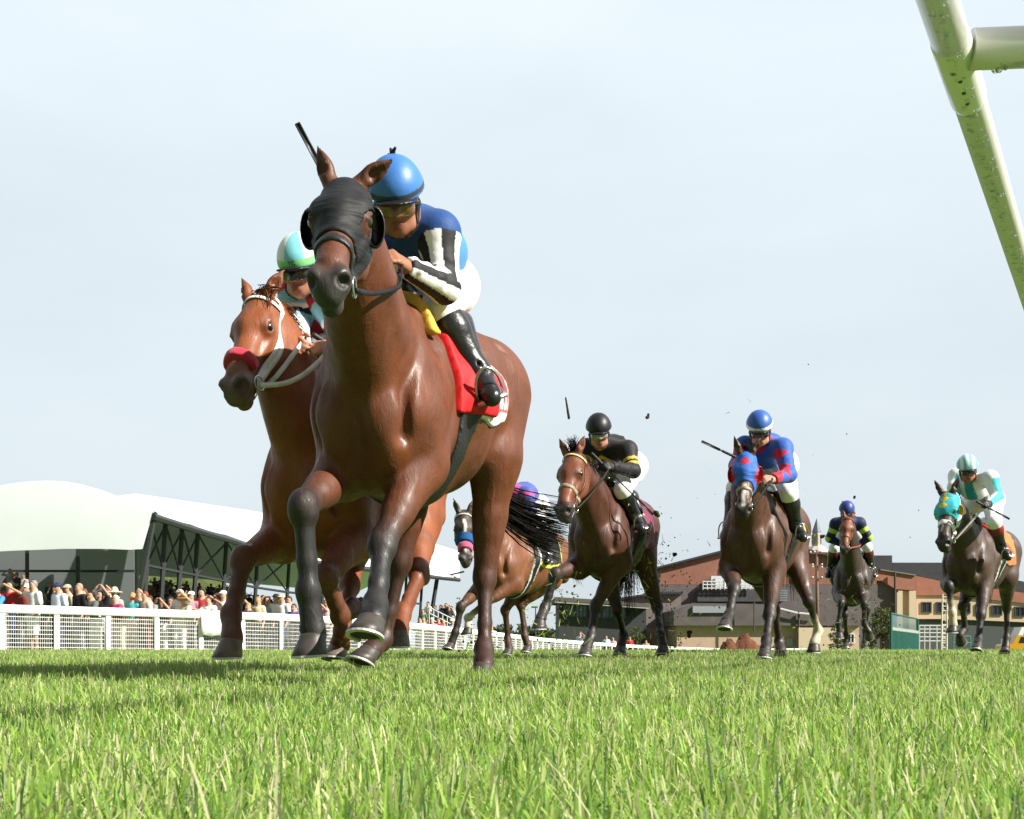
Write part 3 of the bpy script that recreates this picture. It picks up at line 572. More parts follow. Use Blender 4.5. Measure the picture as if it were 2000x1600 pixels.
# ------------------------------------------------------------------ jockeys
def seg_t(v, a, b):
    ab = b - a; t = ((v - a) @ ab) / (ab @ ab); c = np.clip(t, 0, 1); d = np.linalg.norm(v - a - c[:, None] * ab, axis=1); return t, d
def hand_into(f, w, d, n, th, curl=1.3, s=1., c=None, spread=.0):
    """Palm and five separate fingers: w wrist, d along the hand, n out of the back of the hand, th towards the thumb."""
    d = nrm(d); n = nrm(n - d * (n @ d)); th = nrm(th - d * (th @ d) - n * (th @ n)); a = w + d * .02 * s; b = w + d * .082 * s
    f.cap(w - d * .02 * s, w + d * .03 * s, .026 * s, .027 * s, .02, c, (n, .75)); 
    for q in (-1, -.33, .33, 1): f.cap(a + th * q * .018 * s, b + th * q * .029 * s, .015 * s, .0125 * s, .012, c)
    for i, q in enumerate((-1, -.33, .33, 1)):
        L = (.060, .074, .080, .072)[i] * s; p = b + th * q * .029 * s; dd = d; ang = curl * (.8 + .08 * i)
        for k, (fr, r) in enumerate(((.45, .0105), (.32, .0098), (.25, .0088))):
            an = ang * (.55, .85, .7)[k]; dd = nrm(dd * math.cos(an) - np.cross(th, dd) * math.sin(an) * (1 if np.cross(th, d) @ n > 0 else -1)); e = p + dd * L * fr; f.cap(p, e, r * s, r * .93 * s, .004, c); p = e
    p = w + d * .03 * s + th * .026 * s; dd = nrm(d * .6 + th * .75 - n * .25); e = p + dd * .035 * s; f.cap(p, e, .014 * s, .0115 * s, .012, c); dd = nrm(d * .8 + th * .1 - n * .7); f.cap(e, e + dd * .03 * s, .0112 * s, .0095 * s, .004, c)
class Jockey:
    def __init__(s, h, **k):
        P = h.P; s.h = h
        J = dict(pelvis=P(-.30, 0, 1.88), mid=P(-.10, 0, 1.97), chest=P(.08, 0, 1.93), neck=P(.20, 0, 2.0), head=P(.31, 0, 2.08), hf=nrm(h.fx * .95 - V(0, 0, .35)), hu=None)
        for y, n in ((1, 'L'), (-1, 'R')):
            J['sh' + n] = P(.13, .165 * y, 1.95); J['el' + n] = P(.22, .27 * y, 1.74); J['wr' + n] = P(.38, .12 * y, 1.64); J['hip' + n] = P(-.27, .09 * y, 1.84)
            J['kn' + n] = P(.10, .235 * y, 1.62); J['an' + n] = P(-.12, .30 * y, 1.30); J['toe' + n] = P(.04, .33 * y, 1.23)
        J.update(k.pop('J', {})); s.J = J
        s.__dict__.update(dict(res=.010, skin=(.38, .19, .12), boots=(.012, .012, .013), glove=None, hair=(.03, .02, .015), lens=(.03, .025, .02), breech=(.82, .82, .80), whip=None, hs=1.)); s.__dict__.update(k)
    def head_axes(s):
        J = s.J; f = nrm(J['hf']); up = J['hu'] if J['hu'] is not None else V(0, 0, 1) + s.h.fx * .25; u = nrm(up - f * (up @ f)); l = np.cross(u, f); return np.array([f, l, u])
    def build(s):
        J, h = s.J, s.h; HA = s.head_axes(); hd = J['head']; q = s.hs; sk = s.skin; o = J['pelvis']; root = empty('person', o, s.label, 'person', 'jockeys riding the racehorses'); s.root = root
        Hd = lambda f_, l_, u_: hd + V(f_, l_, u_) * q @ HA
        B = Field(); hf = Field()
        he = lambda c, r, k=.015, cc=sk, sub=False: hf.ell(Hd(*c), HA, V(*r) * q, k, cc, sub); lip = tuple(np.array(sk) * V(.85, .55, .55)); dk = tuple(np.array(sk) * .35)
        he((-.005, 0, .035), (.098, .076, .092)); he((.025, 0, -.03), (.068, .058, .085), .03); he((.055, 0, -.085), (.03, .034, .028), .03)
        for y in (-1, 1):
            he((.062, .038 * y, -.022), (.028, .024, .022), .02); he((.075, .028 * y, .026), (.02, .026, .010), .015); he((.088, .031 * y, .004), (.016, .015, .009), .008, dk, True); he((-.01, .076 * y, -.012), (.022, .010, .033), .008)
            he((.10, .014 * y, -.033), (.012, .010, .009), .008); hf.cap(Hd(.03, .05 * y, -.075), Hd(-.02, .055 * y, -.04), .022 * q, .024 * q, .03, sk)
        hf.cap(Hd(.088, 0, .018), Hd(.113, 0, -.028), .010 * q, .013 * q, .012, sk); he((.086, 0, -.060), (.018, .027, .008), .008, lip); he((.084, 0, -.074), (.016, .024, .008), .008, lip); hf.cap(Hd(.105, -.022, -.067), Hd(.105, .022, -.067), .004, .004, .004, dk, None, True)
        hf.cap(Hd(-.03, 0, -.06), J['neck'], .055 * q, .062, .03, sk)
        B.p += hf.p; c = sk
        B.cap(J['neck'], J['chest'], .06, .10, .05, c); B.cap(J['chest'], J['mid'], .11, .10, .05, c); B.cap(J['mid'], J['pelvis'], .10, .10, .05, c)
        gl = s.glove or sk
        for n, y in (('L', 1), ('R', -1)):
            B.cap(J['chest'], J['sh' + n], .06, .05, .04, c); B.cap(J['sh' + n], J['el' + n], .045, .036, .03, c); B.cap(J['el' + n], J['wr' + n], .036, .027, .03, c)
            B.cap(J['hip' + n], J['kn' + n], .075, .05, .04, c); B.cap(J['kn' + n], J['an' + n], .045, .035, .03, c); B.cap(J['an' + n], J['an' + n] * .6 + J['toe' + n] * .4, .03, .02, .03, c)
            d = J.get('hd' + n, nrm(J['wr' + n] - J['el' + n]) * .4 + h.fx * .8); bn = J.get('hn' + n, h.ly * y * .8 + h.uz * .5); hand_into(B, J['wr' + n], d, bn, J.get('ht' + n, h.uz - h.ly * y * .4), J.get('hc' + n, 1.35), 1.02, gl)
        skm = mat('skin and gloves', (1, 1, 1), .5, .4, var=.10, scale=40, bump=.15, bscale=220, attr='tint')
        skin('body', B, min(s.res, .008) if s.res < .011 else s.res * .8, skm, root, o, True, .006)
        # jersey
        cl = Field(); ly = h.ly
        cl.cap(J['neck'] - (HA[2] * .0), J['chest'], .068, .13, .05); cl.cap(J['chest'], J['mid'], .150, .150, .06, None, (np.cross(nrm(J['chest'] - J['mid']), ly), .86)); cl.cap(J['mid'], J['pelvis'], .145, .135, .06, None, (np.cross(nrm(J['mid'] - J['pelvis']), ly), .86))
        for n, y in (('L', 1), ('R', -1)):
            sh, el, wr = J['sh' + n], J['el' + n], J['wr' + n]; cl.cap(J['chest'] + (J['neck'] - J['chest']) * .5, sh, .09, .085, .05); cl.cap(sh, el, .079, .060, .04); cl.cap(el, wr, .061, .042, .03)
            for i in range(15):      # folds of the silk
                t = rng.random(); a, b = (sh, el) if i < 9 else (el, wr); d = nrm(b - a); e = nrm(np.cross(d, rng.normal(0, 1, 3))); p = a + (b - a) * t; g = np.cross(d, e); r = .066 * (1 - .25 * t) if i < 9 else .05 * (1 - .2 * t)
                cl.cap(p + e * r + g * .0, p + nrm(e + g) * r * .98 + d * .05 * (rng.random() - .5), .011, .007, .016)
        for i in range(26):
            t = rng.random(); p = J['chest'] * t + J['mid'] * (1 - t); e = nrm(rng.normal(0, 1, 3) + V(0, 0, .5)); p = p + e * .122; d = rng.normal(0, .05, 3); d = d - e * (d @ e) - e * .008; cl.cap(p, p + d, .012, .008, .03)
        cut = lambda P: np.maximum.reduce([np.full(P.shape[:-1], -1.)] + [-( (P - J['wr' + n]) @ -nrm(J['wr' + n] - J['el' + n]) + .012) - 4 * np.maximum(np.linalg.norm(P - J['wr' + n], axis=-1) - .12, 0) for n in 'LR'])
        lo, hi = cl.bounds(); m = mat(s.silk, (1, 1, 1), .62, .25, var=.06, scale=20, bump=.3, bscale=26, attr='tint', sheen=.1)
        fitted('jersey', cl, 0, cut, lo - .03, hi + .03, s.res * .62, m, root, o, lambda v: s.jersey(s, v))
        # breeches
        br = Field(); br.cap(J['mid'] * .15 + J['pelvis'] * .85, J['pelvis'], .132, .138, .05, None, None)
        for n, y in (('L', 1), ('R', -1)):
            br.cap(J['pelvis'] + ly * y * .045 - (J['mid'] - J['pelvis']) * .12, J['hip' + n] - h.fx * .02, .125, .125, .05); br.cap(J['hip' + n], J['kn' + n], .122, .072, .04)
            kd = nrm(J['an' + n] - J['kn' + n]); br.cap(J['kn' + n], J['kn' + n] + kd * .10, .071, .062, .03)
        wt = nrm(J['mid'] - J['pelvis']); lo, hi = br.bounds()
        fitted('breeches', br, 0, lambda P: np.full(P.shape[:-1], -1.), lo - .03, hi + .03, s.res, mat('breeches white nylon', s.breech, .5, .4, var=.03, scale=9, bump=.3, bscale=18, sheen=.2), root, o)
        bm = mat('black boot leather', s.boots, .22, .55, var=.25, scale=18, bump=.25, bscale=28, coat=.3)
        for n, y in (('L', 1), ('R', -1)):
            b = Field(); kn, an, to = J['kn' + n], J['an' + n], J['toe' + n]; k0 = kn * .84 + an * .16; ft = nrm(to - an); col = s.boots; tc_ = s.__dict__.get('boot_top', col); dn = nrm(np.cross(ft, ly)); dn = dn if dn[2] < 0 else -dn
            b.cap(k0, kn * .7 + an * .3, .070, .070, .02, tc_); b.cap(kn * .7 + an * .3, an * .85 + kn * .15, .070, .052, .03, col); b.cap(an * .85 + kn * .15, an, .052, .054, .02, col); heel = an - ft * .035 + dn * .035
            b.cap(an, to - ft * .04 + dn * .02, .052, .042, .03, col); b.cap(to - ft * .06 + dn * .028, to + dn * .03, .044, .038, .02, col); b.cap(heel, to + dn * .035 - ft * .05, .036, .034, .02, col)
            for i in range(5):       # creases at the ankle
                p = an * (.75 + .09 * i) + kn * (.25 - .09 * i); b.cap(p + ft * .048 - ly * .03, p + ft * .048 + ly * .03, .007, .007, .008, None, None, True)
            skin('boot', b, s.res, mat('boot leather', (1, 1, 1), .34, .5, var=.3, scale=18, bump=.45, bscale=26, coat=.1, attr='tint'), root, o, True, .004)
            st = MB(); c0 = an * .15 + to * .85 + dn * .055; side = nrm(np.cross(ft, dn))
            st.tube([c0 + side * .055 * math.cos(a) * (1 if True else 1) - dn * (.02 + .13 * max(0, math.sin(a)) ** .8) for a in np.linspace(0, math.pi, 13)], .006, 6); st.box(c0 - dn * .012, (.05, .125, .012), axes=np.array([ft, side, dn]))
            st.build('stirrup', mat('stirrup steel', (.5, .5, .52), .3, .5, .9), root, None, True, o)
        # helmet, goggles
        hm = Field(); hm.ell(Hd(-.008, 0, .055), HA, V(.130, .108, .112) * q, .01); hm.cap(Hd(-.03, 0, .07), Hd(.0, 0, .10), .085, .07, .05)
        hreg = lambda P: -((P - hd) @ HA.T @ V(.30, 0, 1) - .046 * q)
        lo, hi = hm.bounds(); hmm = mat(s.silk + ' helmet cover', (1, 1, 1), .45, .4, var=.05, scale=20, bump=.12, bscale=30, attr='tint')
        def hfn(v): return s.helmet(s, (v - hd) @ HA.T / q)
        he_ = fitted('helmet', hm, 0, hreg, lo - .03, hi + .03, s.res * .5, hmm, root, o, hfn)
        pk = Field(); pk.ell(Hd(.075, 0, .016), HA, V(.085, .088, .012) * q, .01); lo, hi = pk.bounds()
        fitted('peak', pk, 0, lambda P: -((P - hd) @ HA[0] - .06 * q), lo - .02, hi + .02, s.res * .7, mat('helmet peak', s.__dict__.get('peak', (.015, .015, .017)), .4), he_, None if False else o).location = (0, 0, 0)
        for sx in (-1, 1):
            mb = strap_on(hf, [Hd(.0, .08 * sx, .03), Hd(.02, .075 * sx, -.05), Hd(.045, .02 * sx, -.115)], .018, .003, .003); mb.build('chin_strap', mat('black strap', (.015, .015, .015), .5), root, None, True, o)
        gg = Field(); gg.p = list(hf.p); gg.cap(Hd(.078, -.034, -.004), Hd(.078, .034, -.004), .030 * q, .030 * q, .02)
        lo, hi = hd - .16, hd + .16
        fitted('goggles', gg, .006, lambda P: np.maximum(np.abs((P - hd) @ HA[2] + .006) - .029 * q, -((P - hd) @ HA[0] - .035 * q)), lo, hi, s.res * .55, mat('goggle lens ' + s.silk, s.lens, .08, .6, coat=.8, var=.3, scale=25), root, o)
        fitted('goggle_band', hf, .007, lambda P: np.maximum(np.abs((P - hd) @ HA[2] - .002) - .012 * q, ((P - hd) @ HA[0] - .045 * q)), lo, hi, s.res * .6, mat('black strap', (.015, .015, .015), .5), root, o)
        return root
def arm_masks(s, v):
    J = s.J; out = []
    for n in 'LR':
        t1, d1 = seg_t(v, J['sh' + n], J['el' + n]); t2, d2 = seg_t(v, J['el' + n], J['wr' + n]); up = d1 < d2; t = np.where(up, np.clip(t1, 0, 1), 1 + np.clip(t2, 0, 1)); d = np.minimum(d1, d2)
        a = np.where(up[:, None], J['sh' + n][None], J['el' + n][None]); ax = np.where(up[:, None], nrm(J['el' + n] - J['sh' + n])[None], nrm(J['wr' + n] - J['el' + n])[None]); w = v - a; w = w - ax * (w * ax).sum(1)[:, None]
        e1 = np.cross(ax, s.h.fx[None]); e1 /= np.linalg.norm(e1, axis=1)[:, None] + 1e-9; e2 = np.cross(ax, e1); ang = np.arctan2((w * e2).sum(1), (w * e1).sum(1))
        tc, dc = seg_t(v, J['chest'] + (J['neck'] - J['chest']) * .3, J['mid']); arm = (d < .092) & ((t1 > .12) | (d2 < d1)) & ((dc - .145) > (d - .078)); out.append((arm, t, ang))
    return out
def paintc(n, c): return np.tile(np.asarray(c, float), (n, 1))
def whip(p0, p1, label, flat=True):
    d = nrm(p1 - p0); L = np.linalg.norm(p1 - p0); root = empty('whip', p0, label, 'whip', 'whips carried by the jockeys')
    MB().tube([p0 - d * .01, p0, p0 + d * .17, p0 + d * .18], [.010, .013, .011, .008], 8).build('handle', mat('whip grip', (.02, .02, .022), .55, bump=.4), root, None, True, p0)
    MB().tube([p0 + d * .17, p0 + d * (L - .16)], [.008, .005], 6).build('shaft', mat('whip shaft', (.012, .012, .014), .35), root, None, True, p0)
    s_ = nrm(np.cross(d, V(0, 1, 0))); MB().box(p0 + d * (L - .085), (.17, .022, .007), axes=np.array([d, s_, np.cross(d, s_)]), bev=.003).build('flap', mat('whip flap', (.03, .035, .04), .5), root, None, True, p0); return root
# ------------------------------------------------------------------ tack and riders
def saddlery(h, cloth_col, pad_col, girth_col=(.012, .012, .013), cloth_fn=None, cloth=(-.42, .16, 1.10), pad=None, girth_x=(.10, .22), cloth_trim=None, girth_lines=False):
    o, S, r = h.O, h.s, h.root; loc = lambda P: (P - h.O - V(0, 0, 1.2 * S)) @ h.B.T / S + V(0, 0, 1.2)
    bf = h.f
    ctr = h.P(-.1, 0, 1.35); lo, hi = ctr - .62, ctr + .62; lo[2] = h.P(0, 0, .72)[2]; hi[2] = h.P(0, 0, 1.75)[2]; rs = max(h.res, .010)
    x0, x1, zb = cloth
    def reg(P):
        q = loc(P); wob = .006 * np.sin(q[..., 0] * 22) ; return np.maximum.reduce([x0 - q[..., 0], q[..., 0] - x1 + (q[..., 2] - 1.3) * .25, zb + wob - q[..., 2] + .1 * np.abs(q[..., 0] - (x0 + x1) / 2)])
    cm = mat('saddle cloth ' + h.tag, (1, 1, 1), .7, .3, var=.08, scale=30, bump=.3, bscale=40, attr='tint', sheen=.2)
    def cfn(v):
        q = loc(v); c = paintc(len(v), cloth_col)
        if cloth_trim is not None: m = (q[:, 2] < zb + .045 + .1 * np.abs(q[:, 0] - (x0 + x1) / 2)) | (q[:, 0] < x0 + .022); c[m] = cloth_trim
        return cloth_fn(q, c) if cloth_fn else c
    fitted('saddle_cloth', bf, .012, reg, lo, hi, rs, cm, r, o, cfn)
    if pad: 
        px0, px1, pz = pad[1]
        fitted('saddle_pad', bf, .028, lambda P: np.maximum.reduce([px0 - loc(P)[..., 0], loc(P)[..., 0] - px1 + (loc(P)[..., 2] - 1.3) * .2, pz - loc(P)[..., 2]]), lo, hi, rs, mat('saddle pad ' + h.tag, pad[0], .65, .3, var=.1, bump=.2), r, o)
    g0, g1 = girth_x
    gf = (lambda v: np.where((np.abs(loc(v)[:, 0] - g0 - .012) < .012) | (np.abs(loc(v)[:, 0] - g1 + .012) < .012), 1., 0.)[:, None] * np.array((.6, .6, .56)) + np.where((np.abs(loc(v)[:, 0] - g0 - .012) < .012) | (np.abs(loc(v)[:, 0] - g1 + .012) < .012), 0., 1.)[:, None] * np.array(girth_col)) if girth_lines else (lambda v: paintc(len(v), girth_col))
    fitted('girth', bf, .016, lambda P: np.maximum.reduce([g0 - loc(P)[..., 0] - (loc(P)[..., 2] - 1.0) * .12, loc(P)[..., 0] - g1 + (loc(P)[..., 2] - 1.0) * .12, loc(P)[..., 2] - 1.32]), lo, hi, rs, mat('girth webbing ' + h.tag, (1, 1, 1), .5, .4, var=.2, scale=60, bump=.3, bscale=90, attr='tint'), r, o, gf)
    sf = Field(); P = h.P
    sf.cap(P(-.22, 0, 1.59), P(.12, 0, 1.59), .055, .05, .05); sf.cap(P(.12, 0, 1.60), P(.17, 0, 1.65), .05, .03, .04); sf.cap(P(-.2, 0, 1.60), P(-.27, 0, 1.63), .06, .05, .05)
    for y in (-1, 1): sf.cap(P(-.08, .12 * y, 1.55), P(.10, .20 * y, 1.50), .045, .04, .06); sf.cap(P(.04, .2 * y, 1.5), P(.10, .265 * y, 1.36), .05, .04, .05)
    skin('saddle', sf, max(h.res, .011), mat('saddle leather', (.014, .011, .010), .3, .5, var=.3, bump=.2, coat=.3), r, o, False)
def bridle(h, leather, bit=True, nose_u=.335, brow=True, nose_col=None, nose_w=.016, cheek_w=.014, name='bridle leather', fluffy=False, double=False):
    """Noseband, cheekpieces, browband and bit on the head's own surface."""
    hf, o, r, Hd = h.headf, h.O, h.root, h.Hd; m = mat(name + ' ' + h.tag, leather, .45, .45, var=.2, bump=.2); g = h.hs
    root = bpy.data.objects.new('bridle', None); COL.objects.link(root); root.parent = r
    hd = lambda P: (P - h.poll) @ h.HB.T / g
    ctr = Hd(.28, -.06, 0); lo, hi = ctr - .42, ctr + .42; rs = .006 if h.res < .011 else .009
    nm = mat('noseband ' + h.tag, nose_col, .85 if fluffy else .5, .3, var=.15, bump=.5 if fluffy else .2, sheen=.4 if fluffy else 0) if nose_col else m
    fitted('noseband', hf, .008 if not fluffy else .024, lambda P: np.maximum(np.abs(hd(P)[..., 0] - nose_u + .10 * (hd(P)[..., 1] + .05)) - nose_w, (hd(P)[..., 1] * -1 - .06) if fluffy else -1), lo, hi, rs, nm, root, o, None, 9 if fluffy else 1)
    if brow: strap_on(hf, [Hd(.045, -.06, .09), Hd(.05, .02, .075), Hd(.05, .06, 0), Hd(.05, .02, -.075), Hd(.045, -.06, -.09)], .018, .004).build('browband', m if brow is True else mat('browband ' + h.tag, brow, .5, .4, var=.5, scale=80), root, None, True, o)
    for y in (-1, 1):
        strap_on(hf, [Hd(-.02, .03, .03 * y), Hd(.03, -.05, .09 * y), Hd(.18, -.10, .09 * y), Hd(.32, -.105, .07 * y), Hd(.445, -.095, .055 * y)], cheek_w, .004).build('cheekpiece', m, root, None, True, o)
        strap_on(hf, [Hd(.03, -.06, .09 * y), Hd(.10, -.16, .06 * y), Hd(.11, -.19, 0)], cheek_w * .9, .003).build('throat_lash', m, root, None, True, o)
        if double:
            strap_on(hf, [Hd(-.02, .02, .04 * y), Hd(.05, -.075, .088 * y), Hd(.20, -.125, .082 * y), Hd(.33, -.125, .065 * y), Hd(.44, -.108, .052 * y)], cheek_w, .004).build('cheekpiece', m, root, None, True, o); strap_on(hf, [Hd(.44, -.10, .055 * y), Hd(.47, -.13, .035 * y), Hd(.475, -.145, 0)], cheek_w, .004).build('chin_piece', m, root, None, True, o)
        if bit:
            st = mat('bit steel', (.55, .55, .55), .25, .5, .95); c = hf.onto(Hd(.452, -.098, .055 * y), .012)[0]; ring = MB().tube([c + (h.u * math.cos(a) + h.hv * math.sin(a)) * .032 * g for a in np.linspace(0, 2 * math.pi, 19)], .0045, 6, False); ring.build('bit_ring', st, root, None, True, o)
    return root
def reins(h, J, col, w=.016, name='rein', sag=.05, sides='LR'):
    m = mat('rein ' + h.tag, col, .6, .15, var=.2, bump=.3)
    for n in sides:
        y = 1 if n == 'L' else -1; a = h.headf.onto(h.Hd(.46, -.10, .055 * y), .016)[0]; b = J['wr' + n] + nrm(h.fx) * .06; pts = []
        for t in np.linspace(0, 1, 14): pts.append(a * (1 - t) + b * t - V(0, 0, sag) * math.sin(math.pi * t))
        P = np.array(pts)
        for _ in range(6):
            P2 = h.f.onto(P, .014, 3); inside = h.f.val(P) < .012; P = np.where(inside[:, None], P2, P); P[1:-1] = P[1:-1] * .6 + (P[2:] + P[:-2]) * .2
        d = np.gradient(P, axis=0); nr = np.cross(d, V(0, 0, 1)); nr /= np.linalg.norm(nr, axis=1)[:, None] + 1e-9
        ribbon(MB(), P, nr, w, .005).build(name, m, h.root, None, True, h.O)
def hood(h, col, cups=None, u1=.33, fn=None, eye=.034, cup_r=.05, cupfull=False, off=.008):
    """Blinker hood: cloth over poll, brow and cheeks with eye holes and cups behind the eyes."""
    hf, o = h.headf, h.O; g = h.hs; hd = lambda P: (P - h.poll) @ h.HB.T / g; ctr = h.Hd(.16, -.05, 0); lo, hi = ctr - .36, ctr + .36; rs = .006 if h.res < .011 else .009
    def reg(P):
        q = hd(P); edge = q[..., 0] - (u1 + .35 * np.minimum(q[..., 1] + .02, 0) * -1 * 1.0); e = [edge, -q[..., 1] - .135, -.03 - q[..., 0] - .3 * np.minimum(q[..., 1], 0)]
        for y in (-1, 1): e.append(eye - np.sqrt((q[..., 0] - .20) ** 2 + (q[..., 1] + .02) ** 2 + 4 * np.maximum(y * -(q[..., 2]) + .03, 0) ** 2))
        for y in (-1, 1): e.append(.036 - np.sqrt((q[..., 0] + .0) ** 2 + (q[..., 1] - .03) ** 2 * .7 + (q[..., 2] - .056 * y) ** 2))
        return np.maximum.reduce(e)
    m = mat('hood cloth ' + h.tag, (1, 1, 1), .62, .3, var=.12, scale=30, bump=1., bscale=9, attr='tint', stretch=(.8, .8, 4.2))
    hb = fitted('blinker_hood', hf, off, reg, lo, hi, rs, m, h.root, o, lambda v: (fn(hd(v), paintc(len(v), col)) if fn else paintc(len(v), col)))
    if cups is not None:
        cm = mat('blinker cup ' + h.tag, cups, .35, .45, var=.1, coat=.3)
        for y in (-1, 1):
            c = h.Hd(.175, -.04, (.112 if cupfull else .100) * y); fr = nrm(h.u * .62 + h.hv * .62 + h.hw * y * .15) if not cupfull else nrm(h.u * .5 + h.hv * .62 + h.hw * y * .6); sx = nrm(h.hw * y - fr * (h.hw @ fr) * y); sy = np.cross(fr, sx); v = []; f = []; n, k = 18, 6
            R_ = cup_r * g
            for i in range(k + 1):
                a = math.pi / 2 * i / k * .98
                for j in range(n):
                    b = 2 * math.pi * j / n; rr = math.sin(a) if i else 0.02; v.append(c + (sx * math.cos(b) * (.55 if math.cos(b) > 0 else .5) + sy * math.sin(b) * 1.15) * R_ * rr - fr * R_ * (math.cos(a)) * .8 + sx * R_ * .15)
            nv = len(v); v2 = [p + fr * .006 + (c + sx * R_ * .15 - p) * .10 for p in v]; v = v + v2
            for i in range(k):
                for j in range(n):
                    a0, a1, b0, b1 = i * n + j, i * n + (j + 1) % n, (i + 1) * n + j, (i + 1) * n + (j + 1) % n; f += [(a0, a1, b1, b0), (nv + a0, nv + b0, nv + b1, nv + a1)]
            f += [(k * n + j, k * n + (j + 1) % n, nv + k * n + (j + 1) % n, nv + k * n + j) for j in range(n)]
            MB().add(v, f).build('blinker_cup', cm, hb, None, True, o)
    return hb
WHITE = np.array((.80, .80, .79)); BLACK = np.array((.010, .010, .012))
def rider_lead():
    h = HORSES['lead']; h.tag = 'lead'
    def num(q, c):      # white patch with small lettering is added as its own mesh
        m = (((q[:, 2] > 1.165) & (q[:, 2] < 1.215) & (np.sin(q[:, 0] * 210) > -.35)) | ((q[:, 2] > 1.125) & (q[:, 2] < 1.152) & (np.sin(q[:, 0] * 290) > -.5))) & (q[:, 0] > -.20) & (q[:, 0] < -.04); c[m] = (.76, .72, .72)
        return c
    saddlery(h, (.50, .02, .035), None, cloth=(-.24, .16, 1.09), cloth_trim=(.78, .76, .75), cloth_fn=num, pad=((.62, .010, .014), (-.02, .27, 1.12)), girth_x=(.15, .28))
    bf = h.f
    fitted('yellow_pad', bf, .036, lambda P: np.maximum.reduce([np.abs(((P - h.O) @ h.fx) - .20) - .035, 1.36 - P[..., 2], (P[..., 2] - 1.60)]), h.P(.2, 0, 1.4) - .4, h.P(.2, 0, 1.4) + .4, .010, mat('yellow foam', (.62, .40, .05), .7, bump=.2), h.root, h.O)
    hood(h, (.009, .010, .011), cups=(.008, .008, .009), eye=.046, cup_r=.062)
    bridle(h, (.012, .012, .013), nose_u=.375, brow=False, nose_w=.015, cheek_w=.020)
    pel = at(840, 548, 5.30)
    J = dict(head=at(775, 399, 4.70), hf=nrm(V(.02, -.92, -.45)), neck=at(803, 436, 4.84), chest=at(822, 474, 4.98), mid=at(838, 494, 5.16), pelvis=pel, hipL=pel + h.ly * .085 - V(0, 0, .03), hipR=pel - h.ly * .085 - V(0, 0, .03),
             shL=at(856, 456, 4.84), elL=at(868, 562, 4.80), wrL=at(797, 524, 4.62), shR=at(770, 466, 4.98), elR=at(730, 540, 4.92), wrR=at(682, 440, 4.74), knL=at(860, 604, 4.93), anL=at(936, 734, 4.96), toeL=at(958, 764, 4.86))
    J['hdL'] = V(-.5, -.85, .25); J['hnL'] = V(.6, -.4, .6); J['htL'] = V(-.4, 0, .9); J['hdR'] = V(-.3, -.6, .6)
    blue, shade_blue = np.array((.055, .225, .52)), np.array((.012, .060, .22))
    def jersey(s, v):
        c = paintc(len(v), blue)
        ax = nrm(s.J['chest'] - s.J['pelvis']); fr = (v - s.J['chest']) @ s.h.fx; c[fr > .06] = shade_blue  # front of the chest painted in unlit blue, back in sunlit blue
        for arm, t, a in arm_masks(s, v):
            k = np.floor((a + .45) / (2 * math.pi / 8)).astype(int) % 2; c[arm] = np.where(k[arm][:, None] == 0, WHITE, BLACK)
        return c
    def helm(s, q):
        c = paintc(len(q), (.045, .165, .47)); b = np.abs(q[:, 2] + .30 * q[:, 0] - .066) < .010; c[b] = (.035, .045, .06); return c
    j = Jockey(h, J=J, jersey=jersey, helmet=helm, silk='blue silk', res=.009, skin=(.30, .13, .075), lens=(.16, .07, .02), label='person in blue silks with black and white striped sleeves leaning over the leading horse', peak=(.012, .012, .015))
    j.build(); HA = j.head_axes(); t = J['head'] + V(-.02, 0, .175) @ HA; mb = MB()
    for i in range(3): mb.tube([t - HA[2] * .01, t + HA[2] * .006 + rng.normal(0, .010, 3), t + HA[2] * .010 + rng.normal(0, .016, 3)], [.010, .009, .005], 6)
    mb.build('button', mat('helmet button', (.01, .012, .02), .6), j.root, None, True, J['pelvis'])
    reins(h, J, (.012, .012, .013), sides='L'); whip(J['wrR'] + V(-.01, -.05, .03), at(580, 240, 4.55), 'black whip raised above the ears of the leading horse')
rider_lead()

